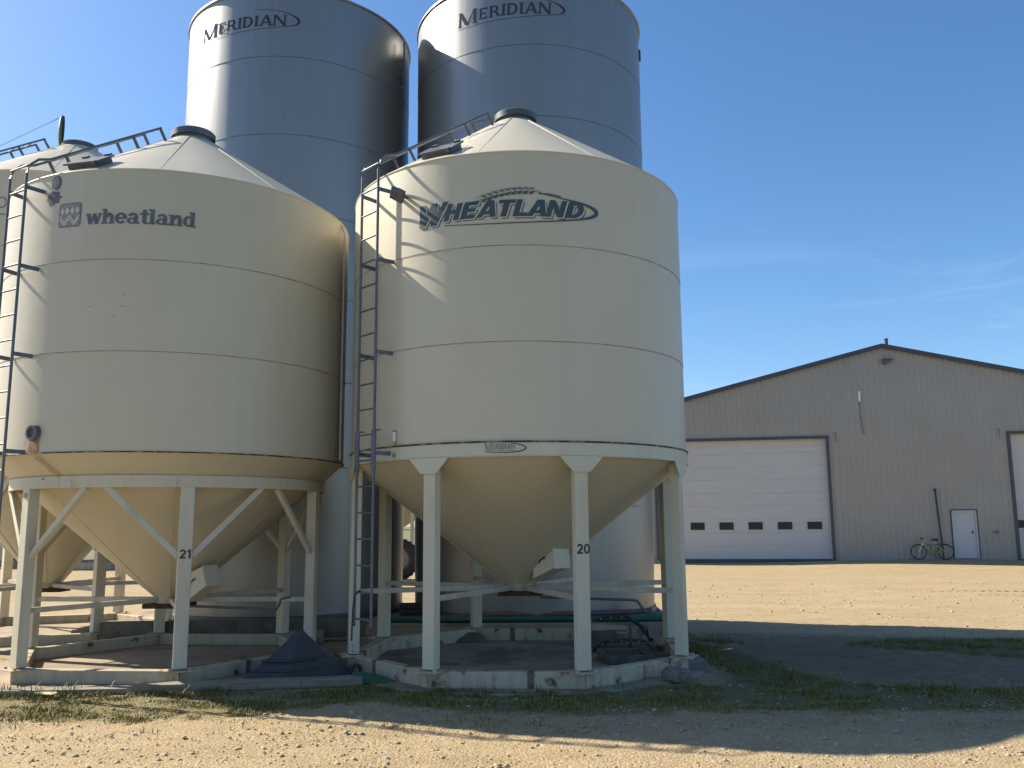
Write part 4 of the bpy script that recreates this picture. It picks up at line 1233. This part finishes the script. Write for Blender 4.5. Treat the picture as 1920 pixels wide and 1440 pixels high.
plank((-3.95, 9.50, .045), (-1.62, 9.86, .05), .20, .085, 'long grey plank lying in front of the charcoal pyramid shroud')
plank((-6.6, 9.30, .035), (-3.75, 9.52, .035), .16, .05, 'flat grey board in the grass below the front skid of bin 21')
plank((-5.6, 9.55, .03), (-3.2, 9.66, .03), .10, .04, 'narrow weathered board half sunk beside the skid of bin 21')
for x, y, rz, w, lb in ((-5.12, 9.36, .25, .34, 'pale splintered board scrap in the grass at the lower left'), (-4.72, 9.30, -.15, .26, 'small pale wood scrap beside the splintered board')):
    m = MB(); m.prism([(-w / 2, 0), (w * .3, -.01), (w / 2, .03), (w * .35, .05), (-w * .2, .045), (-w * .42, .06)], .012, Matrix.Rotation(rad(-72), 4, 'X'))
    tag(m.build('board_scrap', M_scrap, None, loc=(x, y, .035), rot=(0, 0, rz)), lb, 'wood scrap')
m = MB(); m.beam((-6.0, 13.35, .19), (-2.2, 13.62, .19), .22, .26); tag(m.build('timber_beam', M_timber, None, bevel=.015), 'dark squared timber lying behind the back skid of bin 21', 'timber')
m = MB(); m.beam((-3.35, 13.15, .11), (-2.75, 13.2, .11), .2, .18); tag(m.build('wood_block', M_wood, None, bevel=.01), 'short wood block behind the back right leg of bin 21', 'timber')


M_chunk = simple('rough_concrete', (.17, .15, .12), .95, 0, .35, 16, .8)


def rock(loc, s, label, seed, mat=M_block, name='concrete_chunk'):
    bm = bmesh.new(); bmesh.ops.create_icosphere(bm, subdivisions=4, radius=1)
    for v in bm.verts:
        n_ = v.co.normalized()
        k = 1 + .22 * noise.noise(n_ * 1.3 + Vector((seed, 0, 0))) + .10 * noise.noise(n_ * 4 + Vector((seed, 3, 0))) + .03 * noise.noise(n_ * 14 + Vector((seed, 3, 0)))
        c = Vector([max(-.82, min(.82, x)) for x in (n_ * k)])
        v.co = Vector((c.x * s[0], c.y * s[1], c.z * s[2]))
    for f in bm.faces: f.smooth = True
    me = bpy.data.meshes.new(name); bm.to_mesh(me); bm.free()
    o = place(name, me, None, loc, (0.12, .1, .3), mat)
    return tag(o, label, 'rubble')


rock((1.74, 9.86, .075), (.19, .14, .10), 'rough grey concrete chunk against the skid corner of bin 20', 2.0, M_chunk)
for i, (px, py, s, lb) in enumerate(((2.95, 15.1, .09, 'pale fist sized stone at the shadow edge right of bin 20'), (3.7, 15.6, .05, 'small dark stone on the sunlit gravel beyond the shadow'))):
    rock((px, py, float(ground_z(px, py)) + .02), (s, s * .8, s * .7), lb, 5 + i, M_pebble, 'stone')

for (x, y, r, lb) in ((1.655, 12.42, .1, 'left grey cement block standing behind the rusty tray'), (1.875, 12.26, -.05, 'right grey cement block standing behind the rusty tray')):
    m = MB(); m.box((0, 0, .15), (.17, .19, .30)); o = m.build('cement_block', M_block, None, bevel=.012, loc=(x, y, .02), rot=(0, 0, r)); tag(o, lb, 'block', 'cement blocks on the bin 20 pad')
tr = thing('rusty_tray', 'shallow rust brown tray lying on the concrete under bin 20', 'tray', (1.36, 11.3, .03), .1)
m = MB(); m.box((0, 0, .055), (.5, .62, .02)); m.build('tray_floor', M_trayrust, tr)
m = MB(); m.beam((-.26, -.32, .05), (-.26, .36, .05), .03, .09); m.beam((.26, -.32, .05), (.26, .32, .05), .03, .09); m.beam((-.26, -.32, .05), (.26, -.32, .05), .03, .09); m.beam((-.26, .32, .05), (.26, .32, .05), .03, .09); m.build('tray_rim', M_timber, tr, bevel=.004)
lk = thing('drag_chain_frame', 'dark bent flat bar frame with pale bolts on the pad of bin 20', 'scrap frame', (1.2, 12.3, .03))
bars = [[(-.25, -.35, .02), (.0, -.4, .14), (.25, -.4, .165), (.48, -.4, .15), (.60, -.42, .05)], [(-.2, .25, .32), (.05, .25, .38), (.35, .25, .39), (.52, .0, .28), (.62, -.15, .12)], [(-.25, -.3, .03), (-.2, .0, .2), (-.18, .25, .33)]]
for i, b_ in enumerate(bars):
    m = MB()
    for p, q in zip(b_[:-1], b_[1:]): m.beam(p, q, .05, .035)
    o = m.build('flat_bar', M_black, lk, bevel=.004)
    m = MB()
    for p, q in zip(b_[:-1], b_[1:]):
        for u in (.25, .75): m.box(Vector(p).lerp(Vector(q), u) + Vector((0, -.028, 0)), (.014, .008, .014))
    m.build('bolts', M_chrome, o)
m = MB(); m.box((.02, .1, .12), (.34, .04, .2)); m.box((.05, -.12, .06), (.5, .28, .05)); m.build('guard_plate', M_timber, lk, bevel=.006)
m = MB(); m.prism([(-.28, .22), (.38, .19), (.50, .16), (.50, .04), (.45, .04), (.43, .13), (.30, .14), (.28, .06), (.24, .06), (.23, .14), (-.05, .15), (.02, .10), (-.08, .06), (-.20, .14), (-.28, .02)], .03, Matrix.Translation((.1, .2, .08))); m.build('peeling_plate', M_skid, lk)
rb = MB(); rb.prism([(-.2, 0), (.2, 0), (.22, .1), (.12, .2), (-.16, .2), (-.22, .12)], .02, Matrix.Translation((-.62, 13.05, .03)) @ Matrix.Rotation(rad(-52), 4, 'X')); tag(rb.build('rubber_flap', M_timber, None, bevel=.006), 'dark rubber flap leaning on the back skid beam of bin 20', 'rubber flap')

# crumpled green tarp in the grass
n = 26; m = MB(); vs = []
for j in range(n):
    for i in range(n):
        u, v_ = i / (n - 1) * 2 - 1, j / (n - 1) * 2 - 1
        r2 = u*u + v_*v_
        z = .10 * math.exp(-1.6 * r2) + .02 * noise.noise(Vector((u * 3, v_ * 3, 1))) * math.exp(-r2)
        vs.append((u * .34, v_ * .22 + .02 * math.sin(u * 4), z - .012 * r2))
m.add(vs, [(j*n+i, j*n+i+1, (j+1)*n+i+1, (j+1)*n+i) for j in range(n - 1) for i in range(n - 1) if ((i/(n-1)*2-1)**2 + (j/(n-1)*2-1)**2) < .98])
tag(m.build('tarp', M_tarp, None, 60, loc=(-1.63, 9.98, .015)), 'small crumpled green tarp at the left skid corner of bin 20', 'tarp')

# bungee cord hooked on the bottom ladder rung of bin 20
Rz = Matrix.Translation((.078, 11.424, 0)) @ Matrix.Rotation(rad(-47.4), 4, 'Z')
q = lambda s, r, z: Rz @ Vector((s, -r, z))
bg_ = thing('bungee_cord', 'black bungee cord with wire hook hanging from the lower ladder rungs of bin 20', 'cord', q(-.05, 2.36, .35))
bl = Vector(bg_.location)
m = MB(); m.tube([p - bl for p in (q(-.02, 2.345, .99), q(-.10, 2.36, .93), q(-.13, 2.36, .80), q(-.14, 2.36, .60), q(-.145, 2.36, .45))], .009, 8); m.build('cord', M_black, bg_, 60)
m = MB(); m.tube([p - bl for p in (q(-.145, 2.36, .45), q(-.145, 2.36, .42), q(-.12, 2.36, .405), q(-.09, 2.36, .39), q(-.09, 2.36, .355), q(-.115, 2.36, .34), q(-.14, 2.36, .355))], .004, 6); m.build('hook', M_chrome, bg_, 60)

# black hose boot at the right silo and a black crate left of it
bt = MB(); bt.add([(2.55, 15.55, .05), (2.95, 15.50, .05), (2.95, 15.85, .05), (2.55, 15.85, .05), (2.62, 15.6, .42), (2.90, 15.55, .34), (2.9, 15.8, .34), (2.62, 15.8, .42)], [(0, 3, 2, 1), (4, 5, 6, 7), (0, 1, 5, 4), (1, 2, 6, 5), (2, 3, 7, 6), (3, 0, 4, 7)])
tag(bt.build('auger_boot', M_black, None, bevel=.02), 'black rubber auger boot at the right foot of the right silo', 'auger boot')
cr_ = thing('crate', 'low black slatted crate on the slab in the gap between the silver silos', 'crate', (-1.72, 16.3, .05), .2)
m = MB()
for z in (.04, .13, .22):
    for y in (-.2, .2): m.beam((-.3, y, z), (.3, y, z), .02, .06)
    for x in (-.3, .3): m.beam((x, -.19, z), (x, .19, z), .02, .06)
for x in (-.3, 0, .3): m.beam((x, -.215, 0), (x, -.215, .26), .04, .012)
m.build('slats', M_black, cr_, bevel=.004)
# implement wheel beyond the silos
wl2 = thing('implement_wheel', 'large black tyre standing in the sun beyond the slit between the silos', 'tyre', (-3.62, 28.5, float(ground_z(-3.62, 28.5)) + .62), .25)
m = MB(); m.lathe([(.36, -.19), (.52, -.21), (.60, -.17), (.625, -.08), (.625, .08), (.60, .17), (.52, .21), (.36, .19)], 48); me = m.mesh('tyre', 50); me.transform(Matrix.Rotation(PI/2, 4, 'X')); place('tyre', me, wl2, mat=M_tyre)
m = MB()
for k in range(24):
    a = 2*PI*k/24; T = Matrix.Rotation(a, 4, 'Y'); m.beam(T @ Vector((0, -.19, .62)), T @ Vector((.1, .0, .635)), .04, .045); m.beam(T @ Vector((.1, .0, .635)), T @ Vector((0, .19, .62)), .04, .045)
m.build('tread_lugs', M_tyre, wl2)
m = MB(); m.lathe([(0, .02), (.1, .05), (.2, -.05), (.34, -.08), (.37, -.17), (.37, .17)], 32); me = m.mesh('rim', 40); me.transform(Matrix.Rotation(PI/2, 4, 'X')); place('rim', me, wl2, mat=M_rim)

# ------------------------------------------------------------------ pebbles and grass
def cloud_mesh(name, V, F, tint, mat, smooth=False):
    me = bpy.data.meshes.new(name)
    nv, nfc, k = len(V), len(F), F.shape[1]
    me.vertices.add(nv); me.vertices.foreach_set('co', V.astype(np.float32).ravel())
    me.loops.add(nfc * k); me.loops.foreach_set('vertex_index', F.astype(np.int32).ravel())
    me.polygons.add(nfc); me.polygons.foreach_set('loop_start', np.arange(0, nfc * k, k, dtype=np.int32))
    me.update(calc_edges=True)
    if smooth: me.polygons.foreach_set('use_smooth', np.ones(nfc, bool))
    ca = me.color_attributes.new('tint', 'FLOAT_COLOR', 'POINT')
    ca.data.foreach_set('color', tint.astype(np.float32).ravel())
    me.validate(); return place(name, me, None, mat=mat)


def ico():
    bm = bmesh.new(); bmesh.ops.create_icosphere(bm, subdivisions=1, radius=1)
    V = np.array([v.co[:] for v in bm.verts]); F = np.array([[v.index for v in f.verts] for f in bm.faces]); bm.free(); return V, F


bV, bF = ico()
N = 26000
py = 4.6 + (rng.random(N) ** 1.35) * 5.4
px = (rng.random(N) * 2 - 1) * (py * .66 + .6)
N2 = 2600
py2 = 15.5 + rng.random(N2) * 14; px2 = 2.9 + rng.random(N2) * (py2 * .66 - 2)
px, py = np.concatenate([px, px2]), np.concatenate([py, py2])
# gravel gathers in bands: keep by noise
keep = np.array([noise.noise(Vector((x * .6, y * .9, 0))) + .5 * noise.noise(Vector((x * 2.1, y * 2.1, 4))) for x, y in zip(px, py)]) + rng.normal(0, .35, len(px)) > -.25
keep &= ~((np.hypot(px - .078, py - 11.42) < 2.35) | (np.hypot(px + 4.36, py - 11.56) < 2.2))
px, py = px[keep], py[keep]; N = len(px)
sz = np.clip(rng.lognormal(-5.25, .6, N), .003, .026)
sz = np.where(py > 15, sz * 2.2, sz)
sc3 = rng.uniform(.65, 1.25, (N, 1, 3)) * np.array([1, 1, .6])
V = bV[None] * (1 + rng.normal(0, .14, (N, len(bV), 1))) * sc3 * sz[:, None, None]
th = rng.random(N) * 2 * PI; c_, s_ = np.cos(th), np.sin(th)
Vx = V[..., 0] * c_[:, None] - V[..., 1] * s_[:, None]; Vy = V[..., 0] * s_[:, None] + V[..., 1] * c_[:, None]
V = np.stack([Vx + px[:, None], Vy + py[:, None], V[..., 2] + (ground_z(px, py) + sz * .15)[:, None]], -1)
F = (bF[None] + (np.arange(N) * len(bV))[:, None, None]).reshape(-1, 3)
tint = np.repeat(np.stack([rng.random(N), (rng.random(N) < .3) * rng.random(N), np.zeros(N), np.ones(N)], -1)[:, None], len(bV), 1)
peb = cloud_mesh('pebbles', V.reshape(-1, 3), F, tint.reshape(-1, 4), M_pebble)
tag(peb, 'loose pale pebbles scattered over the gravel yard', 'gravel', kind='stuff')


def seg_dist(x, y, p, q):
    d = np.array(q) - np.array(p); L = d @ d
    u = np.clip(((x - p[0]) * d[0] + (y - p[1]) * d[1]) / L, 0, 1)
    return np.hypot(x - p[0] - u * d[0], y - p[1] - u * d[1])


def grass_points(poly, density, thr, spread=1.0, fade=None):
    P = np.array(poly); lo, hi = P.min(0) - .3, P.max(0) + .3
    n = int(density * (hi[0] - lo[0]) * (hi[1] - lo[1]))
    x = lo[0] + rng.random(n) * (hi[0] - lo[0]); y = lo[1] + rng.random(n) * (hi[1] - lo[1])
    jx, jy = x + rng.normal(0, .12, n), y + rng.normal(0, .09, n)
    m = inpoly(jx, jy, poly)
    x, y = x[m], y[m]
    nn = np.array([noise.noise(Vector((a * 1.5, b * 2.2, 7))) * .9 + .9 * noise.noise(Vector((a * 5, b * 5.5, 2))) for a, b in zip(x, y)])
    m = nn + rng.normal(0, .13, len(x)) > thr
    return x[m], y[m], nn[m]


def add_grass(poly, density, thr, h, straw, lst):
    x, y, nn = grass_points(poly, density, thr)
    m = (np.hypot(x - .078, y - 11.424) > 2.14) & (np.hypot(x + 4.359, y - 11.564) > 1.98)
    m &= ~inpoly(x, y, [(-2.95, 9.98), (-2.4, 9.9), (-1.85, 10.35), (-2, 10.9), (-2.9, 10.8)])
    m &= ~inpoly(x, y, [(-3.95, 9.4), (-1.62, 9.78), (-1.64, 9.95), (-3.97, 9.58)])
    x, y, nn = x[m], y[m], nn[m]
    st = np.clip(rng.normal(straw, .22, len(x)) - nn * .35, 0, 1)
    hh = np.clip(rng.normal(h, h * .4, len(x)) * (.9 + nn * .9) * np.where(rng.random(len(x)) < .03, 1.9, 1), .010, .2) * (1 - .25 * st)
    lst.append(np.stack([x, y, hh, st], -1))


L = []
add_grass(G_FRONT, 6000, -.10, .024, .52, L)
add_grass([(-1.1, 9.5), (.9, 9.42), (1.25, 9.55), (1.2, 9.1), (-1.2, 9.15)], 5000, -.34, .040, .25, L)
add_grass(G_LOW, 4500, -.05, .020, .78, L)
add_grass(G_RIGHT, 2600, -.02, .028, .38, L)
add_grass(G_LEFT, 6000, -.05, .022, .60, L)
add_grass([(-5.6, 9.75), (-3.8, 9.6), (-2.0, 9.8), (-2.0, 9.3), (-3.8, 9.25), (-5.6, 9.3)], 4000, -.06, .034, .40, L)
add_grass([(-2.75, 10.0), (-2.1, 9.95), (-2.1, 9.83), (-2.75, 9.83)], 1600, -.3, .10, .2, L)
add_grass([(2.6, 13.9), (3.3, 14.1), (3.4, 13.6), (2.6, 13.5)], 1500, -.2, .06, .15, L)
add_grass([(-7, 8.4), (-1, 8.1), (3, 8.0), (6, 8.3), (6, 7.6), (-7, 7.7)], 500, .30, .03, .75, L)
add_grass(G_FRONT, 90, .05, .085, .45, L)
add_grass([(-5.6, 9.75), (-3.8, 9.6), (-2.0, 9.8), (-2.0, 9.2), (-5.6, 9.2)], 260, -.1, .095, .3, L)
G = np.concatenate(L); N = len(G)
th = rng.random(N) * 2 * PI; lean = rng.uniform(.25, 1.0, N) * G[:, 2]; wd = rng.uniform(.0018, .0042, N) * (1 + G[:, 2] * 4)
dx, dy = np.cos(th), np.sin(th); wx, wy = -dy * wd, dx * wd
z0 = ground_z(G[:, 0], G[:, 1]) - .004
def pt(u, hz, w): return np.stack([G[:, 0] + dx * lean * u + wx * w, G[:, 1] + dy * lean * u + wy * w, z0 + G[:, 2] * hz], -1)
V = np.stack([pt(0, 0, -1), pt(0, 0, 1), pt(.3, .6, .8), pt(.3, .6, -.8), pt(1, 1.0, 0)], 1)
F3 = np.array([[0, 1, 2], [0, 2, 3], [3, 2, 4]])
F = (F3[None] + (np.arange(N) * 5)[:, None, None]).reshape(-1, 3)
tint = np.repeat(np.stack([G[:, 3], rng.random(N), np.zeros(N), np.ones(N)], -1)[:, None], 5, 1)
gr = cloud_mesh('grass', V.reshape(-1, 3), F, tint.reshape(-1, 4), M_blade)
tag(gr, 'short green and straw coloured grass fringing the gravel in front of the bins', 'grass', kind='stuff')
